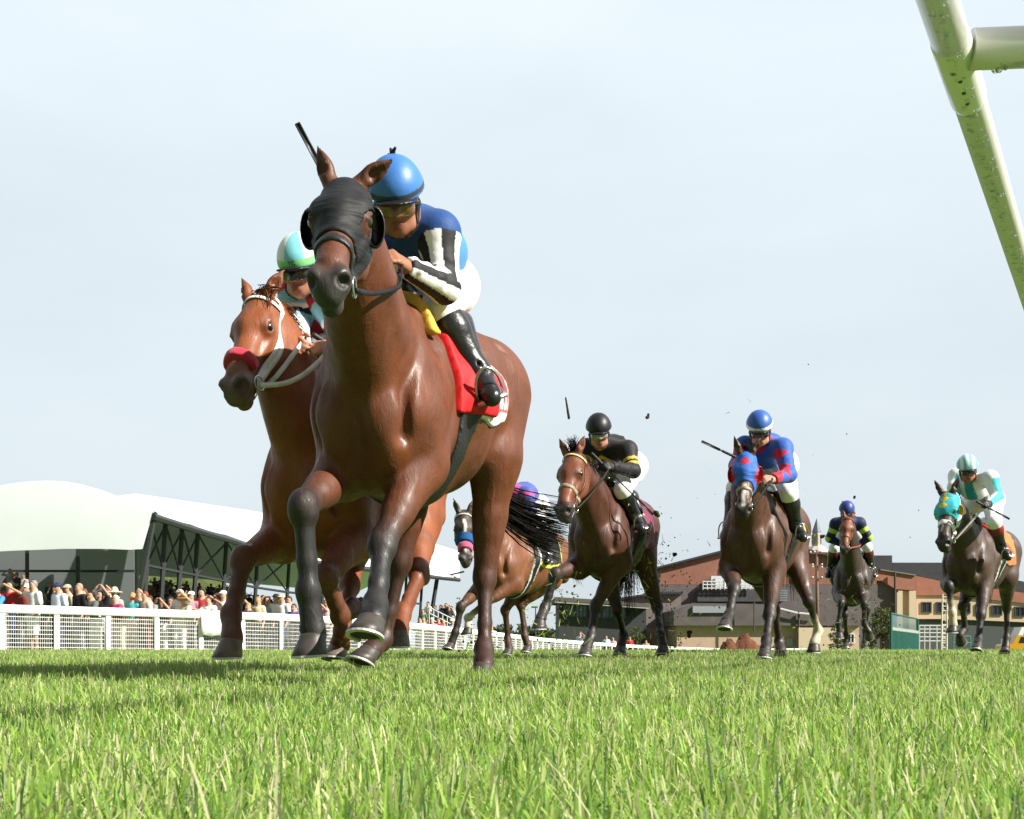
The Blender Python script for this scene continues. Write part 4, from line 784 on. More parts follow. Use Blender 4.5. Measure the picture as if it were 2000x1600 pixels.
def rider(key, J, label, silk, jersey, helmet, **k):
    h = HORSES[key]; j = Jockey(h, J=J, jersey=jersey, helmet=helmet, silk=silk, label=label, **k); j.build(); return j
def rel(h, base, **pts):
    """Shift the default crouch so that the head sits at base, then override single joints."""
    j0 = Jockey(h, jersey=None, helmet=None, silk='', label=''); d = base - j0.J['head']; J = {}
    for n, p in j0.J.items():
        if p is None or n in ('hf', 'hu'): continue
        w = 1. if n in ('head', 'neck') else .85 if n in ('chest', 'shL', 'shR') else .6 if n in ('mid', 'elL', 'elR') else .45 if n in ('pelvis', 'hipL', 'hipR') else .25
        J[n] = p + d * w
    J.update(pts); return J
CY = np.array((.16, .52, .58)); NAVY = np.array((.012, .02, .07))
if True:   # h2
    h = HORSES['chestnut']; saddlery(h, (.6, .6, .62), None); bridle(h, (.80, .79, .76), nose_u=.395, nose_col=(.52, .022, .055), nose_w=.022, cheek_w=.026, fluffy=True, double=True)
    pel = at(668, 660, 6.36); J = rel(h, at(590, 532, 5.72), pelvis=pel, hipL=pel + h.ly * .09, hipR=pel - h.ly * .09, shR=at(580, 578, 5.86), elR=at(577, 634, 5.80), wrR=at(590, 672, 5.62), shL=at(640, 590, 5.8), elL=at(668, 660, 5.72), wrL=at(660, 682, 5.55), knL=at(624, 690, 5.80), anL=at(628, 800, 5.98), hf=nrm(V(-.25, -.9, -.3)))
    J['hdL'] = V(-.9, -.4, .0); J['hnL'] = V(.1, -.8, .6); J['htL'] = V(0, .2, 1)
    def jr(s, v):
        c = paintc(len(v), (.45, .012, .03))
        for arm, t, a in arm_masks(s, v): c[arm] = np.where(((t[arm] > .55) & (t[arm] < .68))[:, None], WHITE, np.where(((t[arm] > .68) & (t[arm] < .82))[:, None], BLACK, np.where((t[arm] > 1.15)[:, None], WHITE, (.22, .50, .60))))
        return c
    def hr(s, q):
        c = paintc(len(q), WHITE); m = np.sin(np.arctan2(q[:, 1], q[:, 0]) * 4 + .9) > 0; c[m] = (.22, .60, .66); e = q[:, 2] + .30 * q[:, 0]; c[e < .088] = (.25, .70, .25); c[e < .056] = (.10, .38, .25); return c
    j = rider('chestnut', J, 'person in red and pale blue silks riding the chestnut horse', 'red silk', jr, hr, res=.010, skin=(.42, .20, .13), peak=(.01, .012, .012))
    HA = j.head_axes(); tx = bpy.data.curves.new('monogram', 'FONT'); tx.body = 'TG'; tx.size = .034; tx.align_x = 'CENTER'; tx.extrude = .0; to = bpy.data.objects.new('monogram', tx); COL.objects.link(to)
    me = bpy.data.meshes.new_from_object(to.evaluated_get(bpy.context.evaluated_depsgraph_get())); bpy.data.objects.remove(to); co = np.array([v.co for v in me.vertices]); a = co[:, 0] / .118 * .9 + .06
    pt = np.stack([np.cos(a) * .1335 - .008, np.sin(a) * .111, .062 + co[:, 1] - .30 * np.cos(a) * .13 + .004], -1); hm_ = Field(); hm_.ell(V(-.008, 0, .055), np.eye(3), V(.130, .108, .112), .01); pt = hm_.onto(pt, .004, 5)
    me.vertices.foreach_set('co', (J['head'] + pt @ HA - J['pelvis']).astype(np.float32).ravel()); link('monogram', me, mat('monogram ink', (.01, .02, .015), .5), j.root)
    reins(h, J, (.78, .77, .74), .022, sag=.06); whip(J['wrL'] + V(.05, -.0, -.035), J['wrL'] + V(-.17, -.05, .09) + V(-.35, .35, .1) * .0 , 'black whip butt in the hand of the rider in red and pale blue', True) if False else whip(at(614, 655, 5.55), J['wrL'] + V(.42, .40, -.24), 'black whip held low by the rider in red and pale blue')
if True:   # h3
    h = HORSES['dark bay']; saddlery(h, (.16, .012, .055), None, cloth=(-.46, .12, 1.05), pad=((.55, .46, .28), (-.10, .22, 1.34))); bridle(h, (.05, .022, .012), brow=(.58, .46, .22), nose_col=(.30, .24, .18), cheek_w=.016)
    J = rel(h, at(1170, 848, 10.42), shL=at(1225, 880, 10.45), elL=at(1237, 920, 10.35), wrL=at(1196, 912, 10.15), knL=at(1216, 958, 10.35), anL=at(1240, 1010, 10.50), toeL=at(1252, 1028, 10.38), pelvis=at(1226, 908, 11.0), hipL=at(1232, 918, 10.9), shR=at(1146, 876, 10.62), elR=at(1138, 920, 10.5), wrR=at(1160, 915, 10.2), hf=nrm(V(-.05, -.95, -.25)))
    YE = np.array((.62, .42, .05))
    def jb(s, v):
        c = paintc(len(v), (.011, .011, .013)); 
        for arm, t, a in arm_masks(s, v): c[arm & (((t > .50) & (t < .62)) | ((t > .72) & (t < .86)))] = YE
        z = (v - s.J['mid']) @ V(0, 0, 1); f = (v - s.J['chest']) @ s.h.fx; l = np.abs((v - s.J['chest']) @ s.h.ly); w = (v - s.J['chest'])[:, 2]; m = (f > .06) & (np.abs(w + .05 + l * .5) < .016) & (l < .13); c[m] = YE; return c
    j = rider('dark bay', J, 'person in black silks with yellow armbands and a black helmet', 'black silk', jb, lambda s, q: paintc(len(q), (.012, .013, .015)), res=.013, skin=(.45, .22, .15), glove=(.012, .012, .013), lens=(.28, .25, .20))
    reins(h, J, (.03, .02, .012), .018, sag=.03); whip(at(1156, 886, 10.08), at(1276, 1006, 10.1), 'long black whip slanting across the rider in black'); 
if True:   # h4
    h = HORSES['hooded bay']; saddlery(h, (.60, .42, .02), None, cloth=(-.36, .10, 1.16)); RE = np.array((.50, .015, .035)); BL = np.array((.03, .12, .46))
    hood(h, BL, cups=(.42, .012, .02), eye=.032, cup_r=.060, cupfull=True, u1=.29, fn=lambda q, c: np.where(((np.abs(q[:, 0] - .115) * 1.0 + np.abs(q[:, 2]) < .045) & (q[:, 1] > 0))[:, None], RE, np.where((np.minimum(*[np.hypot(q[:, 0] - .20, np.hypot(q[:, 1] + .02, (q[:, 2] - .1 * y) * .6)) for y in (-1, 1)]) < .052)[:, None], RE, c)))
    bridle(h, (.30, .24, .16), brow=False, cheek_w=.014, nose_u=.36)
    J = rel(h, at(1484, 843, 10.2), shL=at(1528, 876, 10.15), elL=at(1541, 928, 10.0), wrL=at(1512, 936, 9.82), shR=at(1455, 872, 10.35), elR=at(1438, 910, 10.3), wrR=at(1446, 905, 10.0), knL=at(1541, 965, 10.1), anL=at(1555, 1030, 10.25), toeL=at(1568, 1045, 10.12), anR=at(1424, 1030, 10.6), toeR=at(1414, 1042, 10.45), hf=nrm(V(-.15, -.92, -.35)), pelvis=at(1520, 905, 10.75))
    J['hdL'] = V(-.9, -.4, -.1); J['hnL'] = V(.2, -.7, .6)
    def jd(s, v):
        c = paintc(len(v), (.03, .10, .42))
        for arm, t, a in arm_masks(s, v):
            for tc_ in (.35, .85, 1.35, 1.8): c[arm & (np.abs(t - tc_) / .22 + np.abs(np.sin(a * .5 + .4)) / .75 < 1)] = RE
            c[arm & (t > 1.82)] = RE
        _, d = seg_t(v, s.J['neck'], s.J['neck'] + V(0, 0, .02)); c[d < .10] = RE; return c
    j = rider('hooded bay', J, 'person in bright blue silks with red diamonds on the sleeves', 'bright blue silk', jd, lambda s, q: np.where((np.abs(q[:, 2] + .30 * q[:, 0] - .066) < .017)[:, None], WHITE, paintc(len(q), (.035, .11, .40))), res=.013, skin=(.50, .27, .19), lens=(.05, .03, .03))
    reins(h, J, (.02, .015, .012), .018, sag=.0); whip(J['wrR'] + V(0, -.05, .02), at(1370, 862, 9.9), 'black whip sticking out beside the blue hood')
if True:   # h5
    h = HORSES['teal hood']; TE = np.array((.03, .36, .42)); YL = np.array((.66, .52, .03)); saddlery(h, (.75, .16, .03), None, cloth=(-.44, .12, 1.10), pad=((.62, .05, .02), (-.12, .14, 1.25)), girth_lines=True)
    def hf5(q, c):
        for u in (.015, .095, .175): c[(np.abs(q[:, 0] - u) + np.abs(q[:, 2]) < .041) & (q[:, 1] > 0)] = YL
        c[(q[:, 2] > .05) & (q[:, 1] < -.06)] = (.55, .75, .72); return c
    hood(h, TE, cups=(.60, .45, .03), eye=.028, cup_r=.044, cupfull=True, u1=.26, fn=hf5); bridle(h, (.78, .78, .76), brow=False, cheek_w=.02, nose_u=.34, nose_w=.022)
    J = rel(h, at(1890, 920, 13.15), shL=at(1934, 935, 13.0), elL=at(1948, 972, 12.95), wrL=at(1932, 984, 12.7), shR=at(1868, 930, 13.5), elR=at(1862, 952, 13.4), knL=at(1942, 1020, 12.9), anL=at(1956, 1070, 13.05), toeL=at(1968, 1086, 12.95), hf=nrm(V(-.25, -.92, -.25)))
    def jt(s, v):
        c = paintc(len(v), WHITE * .92); l = np.abs((v - s.J['chest']) @ s.h.ly); c[((l < .055) & ((v - s.J['chest']) @ s.h.fx > .05))] = (.02, .30, .32)
        for arm, t, a in arm_masks(s, v): k = (np.floor((a + .3) / (math.pi / 2)).astype(int) % 2); c[arm] = np.where(k[arm][:, None] == 0, (.06, .48, .50), WHITE)
        return c
    j = rider('teal hood', J, 'person in white and turquoise silks with a striped helmet', 'turquoise silk', jt, lambda s, q: np.where((np.sin(q[:, 1] * 105 + 1.57) > 0)[:, None], WHITE, paintc(len(q), (.16, .55, .56))), res=.014, skin=(.33, .15, .09), glove=(.012, .012, .013), boot_top=(.30, .015, .02))
    reins(h, J, (.75, .75, .72), .02, sag=.0); whip(at(1908, 980, 12.62), at(1972, 1014, 12.66), 'black whip in the gloved hand of the rider in turquoise')
if True:   # h6
    h = HORSES['rearmost']; saddlery(h, (.36, .62, .22), None, cloth=(-.40, .14, 1.12)); bridle(h, (.22, .06, .03), cheek_w=.018)
    J = rel(h, at(1654, 1002, 17.55)); YG = np.array((.45, .60, .06))
    def jn(s, v):
        c = paintc(len(v), NAVY)
        for arm, t, a in arm_masks(s, v): c[arm & (((t > .35) & (t < .62)) | ((t > .95) & (t < 1.05)))] = YG
        return c
    rider('rearmost', J, 'person in navy silks with lime bands crouched behind the bright bay face', 'navy silk', jn, lambda s, q: paintc(len(q), (.03, .05, .24)), res=.017, skin=(.4, .2, .14), boot_top=(.12, .012, .02)); reins(h, J, (.25, .07, .05), .022, sag=.0)
if True:   # h7
    h = HORSES['half hidden']; saddlery(h, (.012, .012, .014), None, cloth=(-.46, .10, 1.08), cloth_trim=(.62, .58, .05), girth_lines=True); bridle(h, (.06, .03, .02), nose_u=.40, nose_col=(.55, .08, .18), nose_w=.034, fluffy=True, brow=(.5, .48, .4)); hdl = lambda P: (P - h.poll) @ h.HB.T / h.hs
    fitted('shadow_roll', h.headf, .030, lambda P: np.maximum(np.abs(hdl(P)[..., 0] - .315 + .10 * (hdl(P)[..., 1] + .05)) - .042, -.06 - hdl(P)[..., 1]), h.Hd(.3, 0, 0) - .3, h.Hd(.3, 0, 0) + .3, .009, mat('blue fleece', (.015, .08, .22), .9, .2, bump=.5), h.root, h.O, None, 9)
    J = rel(h, h.P(.33, 0, 2.05), knL=h.P(.12, .26, 1.55), anL=h.P(-.12, .32, 1.25), toeL=h.P(.04, .35, 1.18)); PK = np.array((.65, .05, .28)); BB = np.array((.06, .09, .32))
    def jp(s, v):
        c = paintc(len(v), BB); t, d = seg_t(v, s.J['neck'], s.J['mid']); c[(t < .2) & (d < .12)] = PK
        for arm, t, a in arm_masks(s, v): c[arm & (t < .5)] = BB; c[arm & (t < .3)] = PK; c[arm & (t > 1.3)] = PK
        return c
    rider('half hidden', J, 'person in blue and pink silks bent low, mostly hidden by the leading horse', 'blue and pink silk', jp, lambda s, q: np.where((q[:, 1] > 0)[:, None], BB, paintc(len(q), PK)), res=.016, skin=(.4, .2, .14)); reins(h, J, (.3, .28, .2), .02, sag=.0)
# ------------------------------------------------------------------ ground, fence, buildings
def ground_z(x, y):
    r = np.asarray(y, float); return -0.019 * np.clip(r - 24, 0, 72) - .02 * np.clip((r - 18) / 12, 0, 1) ** 2 * 0
def turf():
    ys = np.concatenate([np.linspace(-14, 24, 20), np.linspace(27, 100, 26), np.geomspace(110, 2200, 16)]); xs = np.concatenate([-np.geomspace(1500, 40, 12), np.linspace(-36, 36, 25), np.geomspace(40, 1500, 12)])
    X, Y = np.meshgrid(xs, ys, indexing='ij'); Z = ground_z(X, Y); v = np.stack([X, Y, Z], -1).reshape(-1, 3); n, m = X.shape
    I = np.arange(n * m).reshape(n, m); f = np.stack([I[:-1, :-1], I[1:, :-1], I[1:, 1:], I[:-1, 1:]], -1).reshape(-1, 4)
    return tag(link('turf_ground', raw_mesh('turf_ground', v, f), mat('turf soil', (.10, .165, .032), .9, .1, var=.45, scale=1.3, bump=.6, bscale=60)), kind='structure')
def fence_path():
    p = np.array([(-24, 21), (-18, 24.2), (-11.7, 28), (-8.9, 30.2), (-6.05, 33), (-4.3, 36.6), (-2.6, 42), (-.7, 50), (1.5, 60), (4.6, 70), (8.3, 80), (13.6, 90), (20, 100), (28, 111)]); t = np.arange(len(p)); tt = np.linspace(0, len(p) - 1, 400)
    q = np.stack([np.interp(tt, t, p[:, k]) for k in (0, 1)], 1)
    for _ in range(30): q[1:-1] = q[1:-1] * .5 + (q[2:] + q[:-2]) * .25
    s = np.concatenate([[0], np.cumsum(np.linalg.norm(np.diff(q, axis=0), axis=1))]); return q, s
FQ, FS = fence_path()
def on_fence(s): x, y = np.interp(s, FS, FQ[:, 0]), np.interp(s, FS, FQ[:, 1]); return V(x, y, float(ground_z(x, y)))
def fence_y(px):
    a = FQ[:, 0] / FQ[:, 1] * F + CX; return float(np.interp(px, a, FQ[:, 1]))
def rail_fence():
    root = empty('white_rail_fence', on_fence(0), 'long white rail fence with wire mesh in front of the crowd', 'fence'); o = on_fence(0); wp = mat('white fence paint', (.80, .80, .77), .45, .4, var=.05, scale=5)
    L = FS[-1]; ss = np.arange(0, L, 1.0); P = [on_fence(s) for s in ss]; v = []
    prof = [(-.05, .94), (.05, .94), (.07, .97), (.07, 1.09), (.04, 1.13), (-.04, 1.13), (-.07, 1.09), (-.07, .97)]
    for i, p in enumerate(P):
        d = nrm(P[min(i + 1, len(P) - 1)] - P[max(i - 1, 0)]); n = nrm(V(-d[1], d[0], 0)); v += [p + n * a + V(0, 0, b) for a, b in prof]
    k = len(prof); MB().add(v, [(i * k + j, i * k + (j + 1) % k, (i + 1) * k + (j + 1) % k, (i + 1) * k + j) for i in range(len(P) - 1) for j in range(k)]).build('top_rail', wp, root, None, False, o)
    pm = None
    for i, s in enumerate(np.arange(.82, L, 1.22)):
        p = on_fence(s); d = nrm(on_fence(s + .2) - p); d[2] = 0; d = nrm(d)
        if i > 95: break
        if pm is None: pm = MB().box((0, 0, .465), (.125, .06, .97), bev=.008).build('post', wp, root); q = pm
        else: q = bpy.data.objects.new('post', pm.data); COL.objects.link(q); q.parent = root
        q.location = p - o; q.rotation_euler.z = math.atan2(d[1], d[0])
    mb = MB(); n_ = V(.02, .04, 0); ws = np.arange(0, 62, .05); r = .0042
    vv, ff = [], []; k = 0
    for s in ws:
        p = on_fence(s) + n_; d = nrm(on_fence(s + .1) - on_fence(s)); m = nrm(V(-d[1], d[0], 0)); c = [d * r, m * r, -d * r]
        for z in (.03, .97): vv += [p + e + V(0, 0, z) for e in c]
        ff += [(k + a, k + (a + 1) % 3, k + 3 + (a + 1) % 3, k + 3 + a) for a in range(3)]; k += 6
    for z in np.arange(.06, .96, .10):
        ps = [on_fence(s) + n_ + V(0, 0, z) for s in np.arange(0, 62, .8)]
        for p in ps: vv += [p + V(0, 0, .0075), p + V(-.005, -.007, -.006), p + V(.005, .007, -.006)]
        ff += [(k + i * 3 + a, k + i * 3 + (a + 1) % 3, k + i * 3 + 3 + (a + 1) % 3, k + i * 3 + 3 + a) for i in range(len(ps) - 1) for a in range(3)]; k += 3 * len(ps)
    link('wire_mesh', raw_mesh('wire_mesh', np.array(vv) - o, np.array(ff)), wp, root)
def near_rail():
    d = nrm(V(.51, 1, 0)); p0 = at(1832, 0, 1.946); o = V(p0[0], p0[1], 0); root = empty('running_rail', o, 'wet white running rail passing overhead close to the camera', 'rail'); z = V(0, 0, 1)
    m = mat('wet white plastic', (.80, .79, .74), .22, .5, var=.05, scale=6, coat=.5); P = lambda t: p0 + d * t
    mb = MB(); mb.tube([P(-3), P(.40)], .0310, 32).build('rail_tube', m, root, None, True, o); MB().tube([P(.38), P(40)], .0288, 32).build('rail_tube', m, root, None, True, o)
    MB().tube([P(.14), P(.145), P(.38), P(.395), P(.40)], [.0310, .0328, .0328, .0318, .0290], 32).build('sleeve', m, root, None, True, o)
    for tk in (-2.5, 2.75, 5.4, 8.0, 10.6, 13.2, 15.8):
        q = P(tk); e = nrm(V(1, -.09, .0)); pts = [q + e * .03, q + e * .9] + [q + e * (.9 + .35 * math.sin(a)) - z * .35 * (1 - math.cos(a)) for a in np.linspace(.2, math.pi / 2, 7)]; pts.append(pts[-1] * V(1, 1, 0) - z * .2); MB().tube(pts, .0365, 20).build('bracket_arm', m, root, None, True, o)
    q = P(.185); e = nrm(V(1, -.09, .0)); pts = [q + e * .03, q + e * .9] + [q + e * (.9 + .35 * math.sin(a)) - z * .35 * (1 - math.cos(a)) for a in np.linspace(.2, math.pi / 2, 7)]; pts.append(pts[-1] * V(1, 1, 0) - z * .2)
    MB().tube(pts, .0335, 28).build('bracket_arm', m, root, None, True, o);
    wm = bpy.data.materials.new('water'); wm.use_nodes = True; b = wm.node_tree.nodes['Principled BSDF']; b.inputs['Base Color'].default_value = (.95, .97, .95, 1); b.inputs['Roughness'].default_value = .03; b.inputs['Transmission Weight'].default_value = .9; b.inputs['IOR'].default_value = 1.33
    dr = MB(); n1 = np.cross(d, z)
    for i in range(420):
        t = rng.uniform(-.35, 2.8); rr = .0310 if t < .14 else .0328 if t < .38 else .0288; a = rng.normal(.12, .26); s = abs(rng.normal(.0016, .0013)) + .0010
        c = P(t) + (-z * math.cos(a) + n1 * math.sin(a)) * rr; dr.ball(c, V(s * 1.5, s * .9, s * .8), 7, 5)
    for i in range(40):
        t = rng.uniform(.06, .6); a = rng.normal(0, .35); s = abs(rng.normal(.003, .0015)) + .0015; dr.ball(q + e * t + (-z * math.cos(a) + np.cross(e, z) * math.sin(a)) * .0335, s, 7, 5)
    tag(dr.build('water_drops', wm, root, None, True, o), kind='stuff')
    sc_ = mat('rail screw', (.05, .07, .04), .5)
    for t in (.24, .29, .34): MB().ball(P(t) - z * .0325 + n1 * .004, V(.004, .004, .003), 8, 6).build('screw', sc_, root, None, True, o)
# ---- buildings: walls drawn as outlines on a vertical plane and given their depth
def slab(name, px, Y, t, m, root, o, back=True):
    """Outline in photo pixels on the plane at distance Y, extruded t metres away from the camera."""
    pts = [at(x, y, Y) for x, y in px]; n = len(pts); v = pts + [p + V(0, t, 0) for p in pts]
    area = sum(pts[i][0] * pts[(i + 1) % n][2] - pts[(i + 1) % n][0] * pts[i][2] for i in range(n)); f = [tuple(range(n)), tuple(range(2 * n - 1, n - 1, -1))] + [(i, n + i, n + (i + 1) % n, (i + 1) % n) for i in range(n)]
    if area > 0: f = [q[::-1] for q in f]; f = [q[::-1] for q in f]
    return MB().add(v, f).build(name, m, root, None, False, o)
def rect(x0, y0, x1, y1): return [(x0, y0), (x1, y0), (x1, y1), (x0, y1)]
def glass(name, col, a=.35):
    if name in MATS: return MATS[name]
    m = bpy.data.materials.new(name); m.use_nodes = True; N, L = m.node_tree.nodes, m.node_tree.links; b = N['Principled BSDF']; b.inputs['Base Color'].default_value = (*col, 1); b.inputs['Roughness'].default_value = .12
    t = N.new('ShaderNodeBsdfTransparent'); x = N.new('ShaderNodeMixShader'); x.inputs[0].default_value = 1 - a; L.new(t.outputs[0], x.inputs[1]); L.new(b.outputs[0], x.inputs[2]); L.new(x.outputs[0], N['Material Output'].inputs[0]); MATS[name] = m; return m
def window(root, o, r, Y, fr, pane, mull=1):
    x0, y0, x1, y1 = r; f = MB(); a, b = at(x0, y1, Y), at(x1, y0, Y); w = .12
    for (c, s) in (((a[0], 0, (a[2] + b[2]) / 2), (w, .14, b[2] - a[2] + w)), ((b[0], 0, (a[2] + b[2]) / 2), (w, .14, b[2] - a[2] + w)), (((a[0] + b[0]) / 2, 0, a[2]), (b[0] - a[0], .143, w)), (((a[0] + b[0]) / 2, 0, b[2]), (b[0] - a[0], .143, w))): f.box(V(*c) + V(0, Y - .06, 0), s)
    for i in range(mull): f.box(V(a[0] + (b[0] - a[0]) * (i + 1) / (mull + 1), Y - .05, (a[2] + b[2]) / 2), (.07, .1, b[2] - a[2]))
    q = f.build('window', fr, root, None, False, o); MB().box(V((a[0] + b[0]) / 2, Y - .02, (a[2] + b[2]) / 2), (b[0] - a[0], .05, b[2] - a[2])).build('pane', pane, q, None, False, o)
def grandstand():
    o = V(-17.5, 58, float(ground_z(0, 58))); root = empty('grandstand', o, 'grandstand tent with a white membrane roof on slanting dark steel columns', 'grandstand')
    mem = mat('white roof membrane', (.76, .80, .83), .5, .35, var=.025, scale=.6, trans=.12); st = mat('dark steel', (.030, .034, .037), .5, .4, var=.15); gb = -.75
    eav = [at(299, 996, 58), at(372, 1020, 62), at(440, 1041, 67.5), at(574, 1084, 83), at(723, 1105, 94), at(833, 1119, 104), at(897, 1126, 108)]
    rid = [at(120, 985, 62), at(264, 964, 70), at(384, 982, 78), at(480, 996, 87), at(640, 1023, 99), at(836, 1058, 113), at(900, 1078, 117)]
    bk = [p + V(-13, 15, -3.6) for p in rid]; n = 7; v = []; rows = []
    def lane(a, b, c, u):
        return a * (1 - u) + b * u + V(0, 0, c * math.sin(math.pi * u))
    m_ = 10; ne = 25; tt = np.linspace(0, n - 1, ne); I = lambda A, t: A[int(min(t, n - 2))] * (1 - (t - int(min(t, n - 2)))) + A[int(min(t, n - 2)) + 1] * (t - int(min(t, n - 2)))
    for t in tt:
        e, r, b = I(eav, t), I(rid, t), I(bk, t); sc_ = .16 * abs(math.sin(t * math.pi)); rows.append([lane(e - V(0, 0, sc_ * .5), r, .25 * min(1, t), u) for u in np.linspace(0, 1, m_)] + [lane(r, b, .3, u) for u in np.linspace(0, 1, m_)[1:]])
    k = len(rows[0]); top = [p for q in rows for p in q]; v = top + [p - V(0, 0, .14) for p in top]; N = len(top); f = []
    for i in range(ne - 1):
        for j in range(k - 1): a = i * k + j; f += [(a, a + k, a + k + 1, a + 1), (N + a, N + a + 1, N + a + k + 1, N + a + k)]
        f += [(i * k, N + i * k, N + (i + 1) * k, (i + 1) * k)]
    for j in range(k - 1): f += [(j, j + 1, N + j + 1, N + j), ((ne - 1) * k + j, N + (ne - 1) * k + j, N + (ne - 1) * k + j + 1, (ne - 1) * k + j + 1)]
    MB().add(v, f).build('roof', mem, root, None, True, o)
    for t in range(n - 1): pass
    eb = MB(); eb.tube([p - V(0, 0, .32) for p in eav], .17, 6); eb.build('eave_beam', st, root, None, False, o)
    # end membrane, a fabric skirt hung across the open end
    outl = [(-90, 985), (-45, 962), (0, 948), (30, 943), (60, 940), (90, 938.5), (125, 940), (160, 946), (198, 957), (230, 969), (265, 982), (299, 996)]; bot = [(-90, 1084), (-45, 1080), (0, 1077), (30, 1075.5), (60, 1074.5), (90, 1073.5), (125, 1072), (160, 1072), (198, 1072), (230, 1073), (255, 1074), (277, 1072)]
    v = []; R_ = 9
    for i, (a, b) in enumerate(zip(outl, bot)):
        u = i / (len(outl) - 1); Y = 57.6 + .5 * u
        for j in range(R_): w = j / (R_ - 1); v.append(at(a[0] * (1 - w) + b[0] * w, a[1] * (1 - w) + b[1] * w, Y - .06 * math.sin(math.pi * w) * math.sin(math.pi * min(u + .02, 1)) - .12))
    N = len(v); nn = len(outl); v += [p + V(0, .1, 0) for p in v]; f = []
    for i in range(nn - 1):
        for j in range(R_ - 1): a = i * R_ + j; f += [(a, a + 1, a + R_ + 1, a + R_), (N + a, N + a + R_, N + a + R_ + 1, N + a + 1)]
    MB().add(v, f).build('end_membrane', mem, root, None, True, o)
    gl = glass('end wall glass', (.20, .215, .22), .22)
    for (x0, x1) in ((-80, 50), (57, 149), (156, 262)):
        for (y0, y1) in ((1068, 1113), (1118, 1262)): slab('glass_pane', rect(x0, y0, x1, y1), 61.6 - .012 * (x0 + x1) / 2, .05, gl, root, o)
    for x in (53, 152): slab('column', rect(x - 4, 1068, x + 4, 1276), 61.2 - .012 * x, .3, st, root, o)
    slab('column', [(288, 1050), (298, 996), (304, 1000), (268, 1190), (258, 1280), (250, 1280), (262, 1180)], 58.1, .35, st, root, o)
    slab('wall_rail', rect(-80, 1113.5, 262, 1117.5), 60.5, .2, st, root, o)
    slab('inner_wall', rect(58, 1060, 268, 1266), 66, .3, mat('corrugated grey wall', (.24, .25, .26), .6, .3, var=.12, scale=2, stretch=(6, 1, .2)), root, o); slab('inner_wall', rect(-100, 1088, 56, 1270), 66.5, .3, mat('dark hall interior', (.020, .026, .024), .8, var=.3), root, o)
    # steel frame along the open front
    cols = []
    for t in np.linspace(.5, 5.4, 12):
        e = I(eav, t) + V(-1.6, 1.6, 0); b = V(e[0] - .5, e[1] + .3, gb - .019 * (e[1] - 62)); cols.append((e, b)); MB().tube([b, e + V(0, 0, .25)], .13, 6).build('column', st, root, None, False, o)
    for i in range(len(cols) - 1):
        (e0, b0), (e1, b1) = cols[i], cols[i + 1]; h0, h1 = b0 * .32 + e0 * .68, b1 * .32 + e1 * .68
        MB().tube([h0, h1], .085, 5).build('beam', st, root, None, False, o)
        if i < 6: MB().tube([h0, e1], .06, 5).tube([e0, h1], .06, 5).build('cross_brace', st, root, None, False, o)
    e, b = I(eav, 5.6) + V(-.8, .6, 0), None; b = V(e[0] - 1.2, e[1], -1.4)
    MB().tube([b, e], .2, 6).build('column', st, root, None, False, o); MB().tube([e - V(0, 0, .2), e + V(2.3, .3, .35)], .09, 6).build('outrigger', st, root, None, False, o)
    # tiered floor
    tier = MB(); dirv = nrm(eav[5] - eav[0]); dirv[2] = 0; dirv = nrm(dirv); bk_ = V(-dirv[1], dirv[0], 0)
    for i in range(7):
        c = (eav[0] + eav[4]) / 2 + bk_ * (3.4 + i * 1.15) + dirv * 2; c[2] = (-1.6 + .55 + .33 * i) / 2; tier.box(c, (40, 1.14, 1.6 + .55 + .33 * i), axes=np.array([dirv, bk_, V(0, 0, 1)]))
    tier.build('tiered_floor', mat('dark concrete', (.035, .036, .036), .8), root, None, False, o)
    c = (eav[0] + eav[4]) / 2 + bk_ * 15 + dirv * 6; bank = MB()  # made-up green bank in place of turf reflected in the front glass
    N1 = 14; v = [c + dirv * (-9 + 49 * i / N1) + bk_ * (14 * j / 5) + V(0, 0, -1.2 - c[2] + 9.0 * (j / 5) ** .7 + .3 * rng.random()) for i in range(N1 + 1) for j in range(6)]
    bank.add(v, [(i * 6 + j, (i + 1) * 6 + j, (i + 1) * 6 + j + 1, i * 6 + j + 1) for i in range(N1) for j in range(5)]); tag(bank.build('turf_reflection_bank', mat('reflected turf green', (.060, .075, .022), .9, .1, var=.35, scale=.6), None, None, True), kind='structure')
    return eav, dirv, bk_
